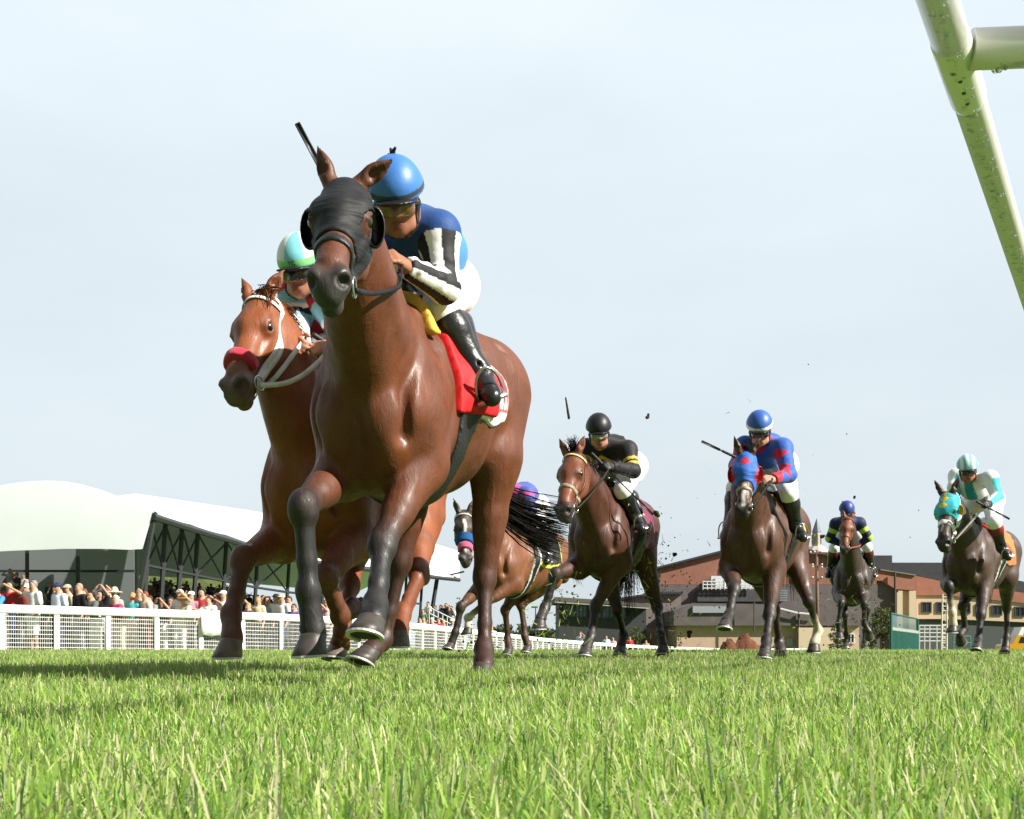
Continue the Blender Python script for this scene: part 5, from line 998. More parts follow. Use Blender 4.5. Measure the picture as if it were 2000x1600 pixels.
def right_buildings():
    brick = mat('red brick', (.27, .125, .09), .8, .2, var=.12, scale=1.6); brick2 = mat('orange red cladding', (.32, .14, .10), .8, .2, var=.10, scale=1.2); grey = mat('grey purple block', (.135, .118, .118), .85, .2, var=.12, scale=1.2); tan = mat('tan render', (.50, .36, .27), .85, .2, var=.08, scale=1.5)
    slate = mat('dark slate roofing', (.040, .043, .050), .6, .3, var=.2, scale=2); pale = mat('pale tan render', (.58, .47, .34), .8, .2, var=.06); fr = mat('window frame', (.05, .052, .055), .5); pane = mat('dark window glass', (.022, .026, .032), .08, .6, var=.3, scale=2); wh = mat('white metalwork', (.62, .63, .62), .45, .4, var=.06)
    # brick hall with a shallow gable
    o = at(1440, 1290, 132) * V(1, 1, 0) - V(0, 0, 1.5); r = empty('brick_hall', o, 'wide red brick hall with a shallow dark gable roof and grey lower walls', 'building')
    slab('wall', [(1288, 1142), (1288, 1111), (1500, 1056), (1712, 1112), (1712, 1142)], 132, 14, brick, r, o); slab('lower_wall', [(1286, 1290), (1286, 1142.5), (1714, 1142.5), (1714, 1290)], 131.9, 14.2, grey, r, o)
    slab('roof', [(1280, 1112), (1280, 1108), (1500, 1051.5), (1720, 1109), (1720, 1113), (1500, 1056)], 131.5, 15, slate, r, o)
    window(r, o, (1412, 1106, 1424, 1122), 131.9, fr, pane); slab('panel', rect(1413, 1124, 1469, 1150), 131.4, .3, mat('grey panel', (.42, .44, .46), .5), r, o)
    g = MB(); q = lambda x, y: at(x, y, 130.4)
    for y in (1136, 1142, 1149): g.tube([q(1373, y), q(1474, y)], .07, 5)
    for x in np.arange(1373, 1476, 8.4): g.tube([q(x, 1136), q(x, 1152)], .06, 5)
    g.tube([q(1415, 1116), q(1415, 1149)], .12, 6); g.build('roof_railing', wh, r, None, False, o); slab('air_unit', rect(1389, 1125, 1415, 1147), 130.9, .9, mat('pale air unit', (.60, .62, .66), .5, var=.05), r, o); slab('air_unit', rect(1426, 1130, 1466, 1147), 130.9, .9, mat('pale air unit', (.6, .62, .66), .5), r, o)
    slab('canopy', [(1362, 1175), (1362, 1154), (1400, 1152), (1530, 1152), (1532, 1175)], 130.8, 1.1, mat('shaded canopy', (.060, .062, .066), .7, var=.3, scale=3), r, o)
    sl = MB()
    for i in range(5): a = at(1524, 1154 + i * 4.6, 130.2); sl.box(a + V(.35, 0, 0), (.8 + .0, .1, .13))
    sl.build('louvre', mat('blue grey louvre', (.20, .24, .27), .4), r, None, False, o)
    # low tan block
    o = at(1500, 1290, 118) * V(1, 1, 0) - V(0, 0, 1.6); r = empty('tan_stable_block', o, 'low tan block with a dark sloping roof in front of the brick hall', 'building')
    slab('wall', [(1322, 1284), (1322, 1222), (1678, 1222), (1678, 1284)], 118, 10, tan, r, o); slab('roof', [(1316, 1222), (1316, 1192), (1352, 1178), (1500, 1180), (1556, 1196), (1590, 1200), (1640, 1201), (1684, 1206), (1684, 1222)], 117.4, 11, mat('weathered grey roof', (.115, .098, .098), .85, var=.2, scale=1.2), r, o)
    slab('skylight', rect(1353, 1184, 1420, 1197), 117.2, .25, mat('pale skylight', (.30, .32, .37), .35), r, o); gt = MB()
    gt.tube([at(1512, 1186, 117), at(1556, 1197, 117), at(1596, 1201, 117)], .09, 5).build('gutter', wh, r, None, False, o); MB().tube([at(1560, 1198, 117.2), at(1560, 1276, 117.2)], .11, 6).build('downpipe', fr, r, None, False, o); slab('door', rect(1562, 1234, 1573, 1276), 117.7, .35, wh, r, o); slab('meter_box', rect(1536, 1247, 1549, 1262), 117.6, .4, mat('grey box', (.3, .3, .3), .6), r, o)
    window(r, o, (1655, 1238, 1668, 1256), 117.98, wh, pane); MB().tube([at(1473, 1176, 116.6), at(1473, 1234, 116.6)], .07, 6).build('vent_pipe', fr, r, None, False, o)
    slab('wall_annex', rect(1560, 1226, 1650, 1284), 117.0, .8, pale, r, o)
    # long clubhouse on the right
    o = at(1850, 1290, 135) * V(1, 1, 0) - V(0, 0, 1.7); r = empty('clubhouse', o, 'long tan clubhouse with an orange red band under a slate roof', 'building')
    slab('grey_wing', [(1690, 1284), (1690, 1128), (1716, 1133), (1750, 1153), (1750, 1284)], 134, 6, grey, r, o); slab('red_band', [(1700, 1134), (1700, 1110), (1789, 1124), (1789, 1153), (1750, 1151), (1722, 1134)], 133.4, 8, brick2, r, o)
    slab('tall_wall', rect(1750.5, 1153.5, 1789, 1284), 133.8, 6, tan, r, o); slab('pilaster', rect(1752, 1154, 1763, 1284), 133.3, .5, pale, r, o); slab('pilaster', rect(1776, 1154, 1788, 1284), 133.3, .5, pale, r, o); MB().tube([at(1748, 1117, 133), at(1748, 1284, 133)], .12, 6).build('downpipe', fr, r, None, False, o)
    slab('red_band', [(1789.5, 1163), (1789.5, 1125), (1850, 1137), (2060, 1166), (2060, 1184), (1850, 1163)], 136, 8, brick2, r, o); slab('wall', [(1789.5, 1209), (1789.5, 1163.5), (1850, 1163.5), (2060, 1184.5), (2060, 1218), (1850, 1209)], 136.2, 8, mat('beige render', (.56, .43, .32), .85, .2, var=.07), r, o)
    slab('base_wall', [(1789.5, 1290), (1789.5, 1209.5), (1850, 1209.5), (2060, 1218.5), (2060, 1290)], 136.5, 8, mat('dark grey base', (.065, .075, .075), .8), r, o)
    slab('roof', [(1743, 1117), (1743, 1099), (1840, 1099), (1920, 1118), (2060, 1150), (2060, 1165.5), (1850, 1136), (1789, 1124)], 137.5, 9, slate, r, o); slab('penthouse', rect(1700, 1085, 1742.5, 1114), 136.8, 6, slate, r, o); slab('roof_trim', [(1789, 1122.5), (1789, 1124.5), (1700, 1110.5), (1700, 1108.5)], 133.2, .5, mat('roof trim', (.2, .19, .19), .6), r, o)
    for x in (1800, 1829, 1876, 1906, 1938, 1982): window(r, o, (x, 1177 + max(0, x - 1850) * .068, x + 18, 1196 + max(0, x - 1850) * .06), 136.2, fr, pane)
    # dark glazed pavilion in the middle distance
    o = at(1150, 1290, 122) * V(1, 1, 0) - V(0, 0, 1.6); r = empty('glazed_pavilion', o, 'dark pavilion with a flat roof and a band of bluish windows', 'building')
    dk = mat('dark cladding', (.045, .048, .050), .7, var=.15); slab('wall', [(1092, 1290), (1092, 1176.5), (1262, 1184), (1262, 1290)], 122, 10, dk, r, o); slab('roof', [(1084, 1175), (1084, 1166), (1180, 1172), (1268, 1180), (1268, 1187), (1180, 1179)], 121, 12, mat('grey brown roof edge', (.11, .10, .092), .8), r, o); slab('fascia', [(1084, 1177.2), (1084, 1175.2), (1268, 1187.2), (1268, 1189.2)], 120.9, .4, mat('pale fascia', (.42, .40, .36), .6), r, o)
    bp = mat('bluish window glass', (.10, .15, .19), .1, .6, var=.5, scale=1.4)
    for x in (1100, 1124, 1152, 1176, 1200): window(r, o, (x, 1181 + (x - 1100) * .045, x + 22, 1205 + (x - 1100) * .04), 122, fr, bp, 2)
    o = at(1250, 1290, 126) * V(1, 1, 0) - V(0, 0, 1.6); r = empty('brown_shed', o, 'plain brown shed between the dark pavilion and the brick hall', 'building'); slab('wall', [(1216, 1286), (1216, 1226), (1330, 1226), (1330, 1286)], 125, 8, mat('dusty brown render', (.30, .20, .15), .85, var=.12), r, o); slab('upper_wall', [(1210, 1225.8), (1210, 1172), (1286, 1160), (1330, 1160), (1330, 1225.8)], 126, 8, mat('brown grey boards', (.19, .16, .145), .85, var=.14), r, o); slab('roof', [(1206, 1172), (1206, 1168), (1286, 1156), (1334, 1156), (1334, 1160), (1286, 1160)], 125.5, 9, slate, r, o)
    # spire
    o = at(1595, 1290, 185) * V(1, 1, 0) - V(0, 0, 1.6); r = empty('church_spire', o, 'pale stone spire with a blue grey cone rising behind the brick hall', 'spire'); k = 185 / F; z = lambda y: H + (HY - y) * k; x0 = o[0]
    stn = mat('pale stone', (.50, .42, .36), .8, var=.1)
    MB().tube([V(x0, 185, -1.6), V(x0, 185, z(1079)), V(x0, 185, z(1068))], [2.0, 2.0, 1.1], 10).build('tower_base', stn, r, None, False, o); MB().tube([V(x0, 185, z(1068)), V(x0, 185, z(1041))], [.70, .66], 8).build('tower_shaft', stn, r, None, False, o); MB().tube([V(x0, 185, z(1041)), V(x0, 185, z(1040)), V(x0, 185, z(1013))], [.66, .72, .03], 8).build('spire_cone', mat('blue grey slate', (.11, .14, .175), .6, var=.12), r, None, False, o)
    ar = MB()
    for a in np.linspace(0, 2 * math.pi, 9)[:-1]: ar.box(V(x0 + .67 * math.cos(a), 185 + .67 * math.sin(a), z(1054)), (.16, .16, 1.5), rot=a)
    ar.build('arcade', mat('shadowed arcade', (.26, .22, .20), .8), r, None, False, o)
    # utility pole
    o = at(1592, 1290, 112) * V(1, 1, 0) - V(0, 0, 1.6); r = empty('utility_pole', o, 'brown wooden utility pole with crossarms in front of the brick hall', 'pole'); wd = mat('weathered wood', (.15, .085, .065), .8, var=.3, scale=8); P = lambda x, y: at(x, y, 112)
    MB().tube([P(1597.5, 1285), P(1595, 1074)], [.19, .13], 8).build('pole', wd, r, None, True, o); MB().box((P(1581, 1082) + P(1622, 1079)) / 2 - V(0, .2, 0), (1.95, .12, .14)).build('crossarm', wd, r, None, False, o)
    for y in (1105, 1130): MB().box(P(1595, y) - V(0, .2, 0), (1.0, .1, .10)).build('crossarm', wd, r, None, False, o)
    for x, y in ((1582, 1079), (1590, 1078), (1603, 1078), (1618, 1077), (1586, 1103), (1604, 1103), (1586, 1128), (1604, 1128), (1586, 1107), (1604, 1108)): MB().ball(P(x, y) - V(0, .2, 0), .10, 8, 6).build('insulator', wh, r, None, True, o)
    w = mat('cable', (.02, .02, .02), .5)
    # starting gate and yard things
    gr = mat('dark green gate paint', (.012, .095, .075), .45, .4, var=.15); a, b = at(1740, 1290, 80) * V(1, 1, 0), at(1792, 1290, 92) * V(1, 1, 0); a[2], b[2] = -1.1, -1.3; d = nrm(b - a); o = a; r = empty('starting_gate', o, 'dark green barred starting gate panel standing on the turf edge', 'gate'); z0 = at(1740, 1198, 80)[2]; L = np.linalg.norm(b - a)
    zt = lambda t: z0 + (at(1792, 1209, 92)[2] - z0) * t
    fm = MB(); fm.tube([a + V(0, 0, 0), a * V(1, 1, 0) + V(0, 0, z0)], .09, 6).tube([b, b * V(1, 1, 0) + V(0, 0, zt(1))], .09, 6)
    for e in (0., -.95): fm.tube([a * V(1, 1, 0) + V(0, 0, z0 + e), b * V(1, 1, 0) + V(0, 0, zt(1) + e)], .06, 6)
    fm.build('frame', gr, r, None, False, o); n = 24
    for i in range(n):
        t = (i + .5) / n; p = a * (1 - t) + b * t; MB().tube([p, p * V(1, 1, 0) + V(0, 0, zt(t) - .95)], .075, 6).build('bar', gr, r, None, False, o)
    pn = MB(); pn.quad(a * V(1, 1, 0) + V(0, .05, z0 - .9), b * V(1, 1, 0) + V(0, .05, zt(1) - .9), b * V(1, 1, 0) + V(0, .05, zt(1) - .05), a * V(1, 1, 0) + V(0, .05, z0 - .05)); pn.build('mesh_panel', glass('dark green mesh', (.02, .10, .085), .25), r, None, False, o)
    wl_ = MB()
    for i in range(14): t = (i + .5) / 14; p = a * (1 - t) + b * t; wl_.box(p * V(1, 1, 0) + V(0, -.12, zt(t) - 1.0), (.22, .16, .2))
    wl_.build('padding', wh, r, None, False, o)
    P = lambda x, y: at(x, y, 104); o = P(1822, 1280); r = empty('white_pipe_gates', o, 'white pipe gates in the yard right of the green gate', 'gate'); g = MB()
    for y in (1222, 1229, 1236, 1244, 1252): g.tube([P(1796, y), P(1850, y)], .045, 5)
    for x in (1796, 1806, 1816, 1830, 1841, 1850): g.tube([P(x, 1221), P(x, 1272)], .05, 5)
    g.build('pipe_frame', wh, r, None, False, o)
    P = lambda x, y: at(x, y, 100); o = P(1842, 1285); r = empty('white_ladder_tower', o, 'tall white ladder tower standing in front of the clubhouse', 'ladder'); cream = mat('cream metal', (.66, .60, .48), .5)
    for x, x2 in ((1838, 1841), (1849, 1850)): MB().tube([P(x, 1285), P(x2, 1160)], .06, 6).build('side_rail', cream, r, None, False, o)
    for y in np.arange(1166, 1282, 9.): MB().tube([P(1840.5, y), P(1849.8, y)], .045, 5).build('rung', cream, r, None, False, o)
    for i, y in enumerate(np.arange(1166, 1264, 18.)): MB().tube([P(1840, y), P(1849.5, y + 16)], .03, 5).build('brace', cream, r, None, False, o)
    P = lambda x, y: at(x, y, 97); o = P(1886, 1285); r = empty('green_frame', o, 'small green pipe frame beside the ladder tower', 'frame'); g = MB()
    for x in (1862, 1876, 1895): g.tube([P(x, 1285), P(x, 1243)], .06, 6)
    for y in (1243, 1256): g.tube([P(1862, y), P(1895, y)], .06, 6)
    g.build('pipe_frame', mat('mid green paint', (.05, .22, .16), .5), r, None, False, o)
    # yellow lorry and white car
    def vehicle(name, x0, x1, y0, Y, col, label, cat, cab):
        k = Y / F; o = at((x0 + x1) / 2, 1290, Y) * V(1, 1, 0); gz = float(ground_z(0, Y)); o[2] = gz; L = (x1 - x0) * k; hh = H + (HY - y0) * k - gz; r = empty(name, o, label, cat); pm = mat(name + ' paint', col, .3, .5, var=.05, coat=.5); c = o + V(0, 0, 0)
        prof = [(-.5, .30), (-.5, .62), (-.46, .68), (-.30, .70), (-.20, 1.), (.22, 1.), (.33, .72), (.47, .66), (.5, .55), (.5, .30)] if not cab else [(-.5, .30), (-.5, .98), (-.1, .98), (-.1, .62), (.18, .62), (.22, 1.), (.36, 1.), (.42, .66), (.5, .60), (.5, .30)]
        MB().prism([(x * L, z * hh) for x, z in prof], c + V(0, -.85, 0), V(1, 0, 0), V(0, 0, 1), V(0, 1, 0), 1.7).build('body', pm, r, None, False, o)
        wg = mat('vehicle glass', (.02, .024, .03), .08, .6); wp = [(-.17, .73), (-.12, .94), (.14, .94), (.25, .73)] if not cab else [(.22, .68), (.24, .94), (.33, .94), (.37, .68)]
        MB().prism([(x * L, z * hh) for x, z in wp], c + V(0, -.87, 0), V(1, 0, 0), V(0, 0, 1), V(0, 1, 0), .02).build('window', wg, r, None, False, o)
        for x in (-.31, .32):
            q = c + V(x * L, -.88, .30 * hh); MB().tube([q, q + V(0, .22, 0)], .21 * hh, 18).build('wheel', mat('tyre', (.02, .02, .02), .8), r, None, False, o); MB().tube([q - V(0, .012, 0), q + V(0, .2, 0)], .12 * hh, 12).build('rim', mat('rim', (.55, .55, .55), .4, metal=.6), r, None, False, o)
    vehicle('yellow_car', 1952, 2040, 1241, 96, (.58, .30, .01), 'yellow car parked behind the turf past the dark horse', 'car', False); vehicle('white_car', 1962, 2050, 1225, 112, (.75, .76, .76), 'white car parked behind the yellow car', 'car', False)
    # earth mound
    o = at(1448, 1280, 92) * V(1, 1, 0); o[2] = float(ground_z(0, 92)) - .1; n, m = 26, 9; v = []
    for i in range(n):
        for j in range(m): x = (i / (n - 1) - .5) * 4.6; y = (j / (m - 1) - .5) * 2.6; hgt = max(0, 1 - (x / 2.3) ** 2) ** .6 * max(0, 1 - (y / 1.3) ** 2) ** .6; v.append(o + V(x, y, (1.95 + .2 * math.sin(x * 4.1)) * hgt * (.85 + .3 * rng.random())))
    tag(MB().add(v, [(i * m + j, (i + 1) * m + j, (i + 1) * m + j + 1, i * m + j + 1) for i in range(n - 1) for j in range(m - 1)]).build('soil_heap', mat('red brown soil', (.13, .055, .032), .95, .1, var=.3, scale=5), None, None, True), 'heap of red brown soil in front of the tan block', 'soil heap')
    # lamp post far away
    o = at(1046, 1290, 95) * V(1, 1, 0); o[2] = -1.4; r = empty('lamp_post', o, 'thin lamp post on the open skyline left of the dark pavilion', 'lamp post'); MB().tube([o, at(1046, 1188, 95)], [.07, .045], 6).build('pole', fr, r, None, False, o); MB().box(at(1044, 1186, 95), (.5, .2, .12)).build('lamp_head', fr, r, None, False, o)
def tree(px, top, Y, w, label, cols, n=2200, leaf=.16, dens=1.):
    """Trunk, limbs and a crown of leaf-sized faces gathered into clumps."""
    g = float(ground_z(0, Y)); o = at(px, 1258, Y) * V(1, 1, 0); o[2] = g; h = H + (HY - top) * Y / F - g; r = empty('tree', o, label, 'tree', 'trees beyond the track'); bk = mat('bark', (.07, .05, .035), .9, var=.3, scale=12); t = MB(); t.tube([V(0, 0, 0), V(.03, 0, h * .3), V(0, .05, h * .75)], [h * .028, h * .02, h * .006], 7)
    cl = []
    for i in range(26):
        a, e = rng.uniform(0, 6.28), rng.random(); rad = w * .5 * math.sqrt(rng.random()) * (1 - .5 * abs(e - .4)); p = V(math.cos(a) * rad, math.sin(a) * rad, h * (.22 + .68 * e)); cl.append((p, w * rng.uniform(.10, .2)))
        if i < 9: t.tube([V(0, 0, h * (.15 + .4 * e)), p * .6 + V(0, 0, h * .08), p], [h * .012, h * .008, h * .003], 5)
    t.build('trunk', bk, r, None, True); v = []; f = []; C = []; k = 0
    for _ in range(n):
        p, s = cl[rng.integers(len(cl))]; d = rng.normal(0, 1, 3); d /= np.linalg.norm(d); q = p + d * s * rng.random() ** .4 * V(1, 1, .75); a = nrm(rng.normal(0, 1, 3)); b = nrm(np.cross(a, rng.normal(0, 1, 3))); L = leaf * rng.uniform(.6, 1.3)
        v += [q - a * L, q - b * L * .5, q + a * L, q + b * L * .5]; f.append((k, k + 1, k + 2, k + 3)); k += 4; C += [np.array(cols[rng.integers(len(cols))]) * rng.uniform(.7, 1.3)] * 4
    me = raw_mesh('crown', np.array(v), np.array(f)); tint(me, np.array(C)); link('crown', me, mat('leaves', (1, 1, 1), .6, .3, var=.1, attr='tint', trans=.3), r, None, False)
if True:   # env
    turf(); rail_fence(); near_rail(); EAV, DIRV, BKV = grandstand(); right_buildings()
    DG = [(.035, .06, .018), (.05, .08, .02), (.03, .05, .018)]; YG_ = [(.12, .13, .03), (.08, .10, .03), (.05, .075, .025)]
    tree(1724, 1178, 100, 2.2, 'yellowish bushy tree left of the green starting gate', YG_, 1600, .11); tree(1700, 1196, 104, 1.7, 'small dark tree behind the rearmost horse', DG, 900, .11)
    tree(1635, 1203, 106, 2.0, 'low green bush under the utility pole', YG_, 900, .11); tree(1012, 1222, 300, 13, 'distant tree on the skyline, nearest the lamp post', DG, 900, .7); tree(968, 1226, 300, 12, 'distant tree on the skyline, left of two others', DG, 800, .7); tree(1070, 1230, 300, 14, 'distant tree on the skyline beside the dark pavilion', DG, 900, .7)
    tree(1245, 1220, 116, 1.8, 'thin yellow green tree in front of the brown shed', YG_, 700, .11); tree(20, 1090, 70, 6, 'dark tree seen through the glass at the end of the grandstand', DG, 900, .25)
# ------------------------------------------------------------------ grass
def grass():
    bands = [(.55, 1.5, 15000, .043, .0026, 4), (1.5, 3.0, 8000, .045, .0032, 3), (3.0, 6.5, 3400, .047, .0046, 3), (6.5, 13, 1150, .050, .0075, 2), (13, 25, 420, .054, .012, 2), (25, 40, 120, .060, .02, 1)]
    for bi, (y0, y1, dens, hgt, wid, seg) in enumerate(bands):
        half = lambda y: y * .43 + .95; area = (y1 - y0) * (half(y0) + half(y1)); n = int(area * dens)
        y = np.sqrt(rng.random(n) * (y1 ** 2 - y0 ** 2) + y0 ** 2) if y0 > 1 else rng.uniform(y0, y1, n); x = rng.uniform(-1, 1, n) * half(y)
        # tufts: pull some blades together
        cell = .035 if bi < 3 else .09; pull = rng.random(n) * .6; cx_, cy_ = (np.floor(x / cell) + .5 + .35 * np.sin(np.floor(y / cell) * 12.9)) * cell, (np.floor(y / cell) + .5 + .35 * np.sin(np.floor(x / cell) * 7.7)) * cell; x = x + (cx_ - x) * pull; y = y + (cy_ - y) * pull
        patch = .5 + .25 * np.sin(x * 2.1 + 1.3 * np.sin(y * 1.7)) + .25 * np.sin(y * 2.9 + x * .8) ; tone = .5 + .5 * np.sin(x * .55 + np.sin(y * .31) * 2) * np.sin(y * .43 + 1)
        h = hgt * (.45 + .75 * rng.random(n) ** 1.3) * (.62 + .72 * patch); tall = rng.random(n) < .045; h[tall] *= rng.uniform(1.2, 2.0, tall.sum()); w = wid * rng.uniform(.55, 1.25, n) * np.where(tall, .7, 1)
        a = rng.uniform(0, 2 * np.pi, n); lean = np.abs(rng.normal(0, .42, n)) + .05; dx, dy = np.cos(a), np.sin(a); b = a + np.pi / 2 + rng.normal(0, .5, n); sx, sy = np.cos(b) * w / 2, np.sin(b) * w / 2
        z0 = ground_z(x, y) - .004; cut = rng.random(n) < .55; K = []
        for s in range(seg + 1):
            t = s / seg; off = lean * h * (t ** 1.7) * 1.1; zz = z0 + h * t * (1 - .28 * lean * t); ww = (1 - .25 * t) if s < seg else None
            k = np.where(cut, .62, .06) if ww is None else np.full(n, ww); K.append(np.stack([x + dx * off - sx * k, y + dy * off - sy * k, zz], -1)); K.append(np.stack([x + dx * off + sx * k, y + dy * off + sy * k, zz], -1))
        v = np.stack(K, 1); m = 2 * (seg + 1); base = (np.arange(n) * m)[:, None]; f = np.concatenate([base + np.array([[2 * s, 2 * s + 1, 2 * s + 3, 2 * s + 2]]) for s in range(seg)], 0)
        r = rng.random(n); C = np.where((r < .46)[:, None], (.26, .41, .065), np.where((r < .64)[:, None], (.17, .325, .06), np.where((r < .82)[:, None], (.38, .46, .13), np.where((r < .95)[:, None], (.56, .53, .32), (.08, .16, .065))))) * (.75 + .5 * rng.random(n))[:, None]
        C = C * (1 + .34 * (tone - .5))[:, None]; col = np.repeat(C, m, 0); t = np.tile(np.repeat(np.linspace(0, 1, seg + 1), 2), n); tip = (cut.repeat(m) & (t > .99)) * rng.random(n).repeat(m)
        col = col * (1 - .6 * tip[:, None]) + np.array((.55, .52, .27)) * .6 * tip[:, None]
        me = raw_mesh('turf_grass', v.reshape(-1, 3), f); tint(me, col)
        o = link('turf_grass', me, mat('grass blades', (1, 1, 1), .48, .35, var=.04, scale=30, attr='tint', trans=.48), None, None, False); tag(o, 'short mown turf grass of the race track', 'grass', kind='stuff')
grass()
# ------------------------------------------------------------------ spectators
SK = [(.52, .30, .21), (.45, .24, .16), (.56, .34, .25), (.22, .11, .06)]
def figure(pose, fem=False):
    """Joints of one standing onlooker, facing -Y, feet at the origin, 1.72 m."""
    J = dict(hip=V(0, 0, .92), chest=V(0, .0, 1.30), neck=V(0, .01, 1.47), head=V(0, -.02, 1.60)); w = .150 if fem else .175
    for n, s in (('L', -1), ('R', 1)):
        J['sh' + n] = V(w * s, .01, 1.40); J['hp' + n] = V(.09 * s, 0, .90); J['kn' + n] = V(.10 * s, -.02, .49); J['an' + n] = V(.11 * s, .02, .09); J['el' + n] = V((w + .06) * s, .03, 1.13); J['wr' + n] = V((w + .04) * s, -.10, .90)
    if pose == 'lean':
        for k in ('chest', 'neck', 'head', 'shL', 'shR'): J[k] = J[k] + V(0, -.16, -.07)
        for n, s in (('L', -1), ('R', 1)): J['el' + n] = V(.25 * s, -.34, 1.13); J['wr' + n] = V(.08 * s, -.46, 1.14)
    if pose in ('shadeL', 'shadeR', 'bino', 'shade2'):
        for n, s in (('L', -1), ('R', 1)):
            if pose[-1] == n or pose in ('bino', 'shade2'): J['el' + n] = V(.36 * s, -.12, 1.42); J['wr' + n] = V(.12 * s, -.17, 1.66) if pose != 'bino' else V(.07 * s, -.20, 1.59)
    if pose == 'up':
        for n, s in (('L', -1), ('R', 1)): J['el' + n] = V(.27 * s, -.04, 1.62); J['wr' + n] = V(.10 * s, -.03, 1.80)
    if pose == 'cross':
        for n, s in (('L', -1), ('R', 1)): J['el' + n] = V(.26 * s, -.05, 1.13); J['wr' + n] = V(-.08 * s, -.20, 1.18)
    return J
def spectator(p, face, pose, hgt, top, bot, hair, label, hat=None, fem=False, skin_=0, long_hair=False, shorts=False, res=.030, grp='spectators along the rail'):
    J = figure(pose, fem); k = hgt / 1.72; c, s = math.cos(face), math.sin(face); M = np.array([[c, s, 0], [-s, c, 0], [0, 0, 1]]) * k; J = {n: q @ M for n, q in J.items()}; sk = SK[skin_]; r = empty('person', p, label, 'person', grp)
    B = Field(); hd, nk = J['head'], J['neck']; fw = V(0, -1, 0) @ M / k; B.ell(hd, np.eye(3), V(.080, .092, .115) * k, .02, sk); B.cap(hd + fw * .09 - V(0, 0, .01), hd + fw * .105 - V(0, 0, .03), .014, .016, .02, sk); B.cap(nk + V(0, 0, .06), nk - V(0, 0, .04), .055, .06, .02, sk)
    dk = tuple(np.array(sk) * .35)
    for q in (-1, 1): B.ell(hd + fw * .082 * k + np.cross(fw, V(0, 0, 1)) * .032 * q + V(0, 0, .022), np.eye(3), V(.024, .024, .014), .008, dk if len(label) % 3 else (.015, .014, .014))
    B.ell(hd + fw * .085 * k - V(0, 0, .055), np.eye(3), V(.025, .018, .008), .008, tuple(np.array(sk) * V(.7, .4, .4))); B.cap(nk, J['hip'], .09, .10, .03, sk)
    for n in 'LR':
        B.cap(J['sh' + n], J['el' + n], .044, .036, .02, sk); B.cap(J['el' + n], J['wr' + n], .038, .028, .02, sk); q = nrm(J['wr' + n] - J['el' + n]); B.cap(J['wr' + n], J['wr' + n] + q * .10, .034, .026, .02, sk)
        B.cap(J['hp' + n], J['kn' + n], .075, .052, .03, sk); B.cap(J['kn' + n], J['an' + n], .052, .036, .02, sk); B.cap(J['an' + n] - V(0, 0, .03), J['an' + n] + fw * .15 - V(0, 0, .05), .045, .036, .02, (.05, .045, .04))
    skin('body', B, res, mat('onlooker skin', (1, 1, 1), .55, .35, var=.08, scale=30, attr='tint'), r, (0, 0, 0), True, .01)
    T = Field(); T.cap(J['chest'] + V(0, 0, .03), J['hip'], .15, .14 if not fem else .125, .05, top, (fw, .72)); T.cap(J['shL'], J['shR'], .062, .062, .05, top)
    for n in 'LR': e = J['sh' + n] * .25 + J['el' + n] * .75; T.cap(J['sh' + n], e, .070, .062, .03, top)
    if fem and bot is None: T.cap(J['hip'], J['hip'] - V(0, 0, .38), .15, .22, .05, top, (fw, .8))
    cm = mat('onlooker clothes', (1, 1, 1), .75, .25, var=.10, scale=9, bump=.3, bscale=14, attr='tint'); skin('shirt', T, res, cm, r)
    if bot is not None:
        L = Field(); L.cap(J['hip'] + V(0, 0, .03), J['hip'] - V(0, 0, .05), .14, .145, .04, bot, (fw, .75))
        for n in 'LR':
            L.cap(J['hp' + n], J['kn' + n], .095, .078, .03, bot)
            if not shorts: L.cap(J['kn' + n], J['an' + n], .076, .062, .02, bot)
        skin('trousers' if not shorts else 'shorts', L, res, cm, r)
    Hh = Field(); Hh.ell(hd + V(0, 0, .03) - fw * .018, np.eye(3), V(.090, .098, .105) * k, .02, hair)
    if long_hair: Hh.cap(hd - fw * .06, nk - fw * .07 - V(0, 0, .06), .075, .05, .03, hair)
    lo, hi = Hh.bounds(); fitted('hair', Hh, 0, lambda P: (P - hd) @ fw - .02 - np.maximum((P - hd)[..., 2] - .035, 0) * 1.2, lo - .04, hi + .04, res * .7, mat('hair tone', (1, 1, 1), .6, .3, var=.3, scale=40, attr='tint'), r, (0, 0, 0), lambda v: paintc(len(v), hair))
    if hat:
        kind, hc = hat; m = mat('onlooker hats', (1, 1, 1), .7, .25, var=.06, scale=30, attr='tint'); q = Field(); hc = np.array(hc)
        if kind == 'cap': q.ell(hd + V(0, 0, .065), np.eye(3), V(.098, .106, .075), .02, hc); q.ell(hd + fw * .11 + V(0, 0, .055), np.eye(3), V(.075, .07, .016), .02, hc)
        else: q.cap(hd + V(0, 0, .07), hd + V(0, 0, .12), .098, .085, .02, hc); q.ell(hd + V(0, 0, .065), np.eye(3), V(.20, .20, .018), .02, hc)
        skin('hat', q, res * .7, m, r)
    return r
Wt, Bk, Rd, Gy, Pk, Pu, Nv, Tq, Lb, Cr, Gn, Br = (.78, .78, .77), (.015, .015, .017), (.42, .03, .035), (.22, .22, .23), (.62, .30, .36), (.16, .08, .35), (.02, .03, .09), (.10, .50, .55), (.45, .58, .72), (.60, .50, .34), (.08, .16, .07), (.12, .07, .04)
hB, hD, hL, hG, hR, hW = (.05, .03, .018), (.012, .010, .009), (.35, .24, .10), (.22, .21, .20), (.18, .06, .025), (.6, .59, .57)
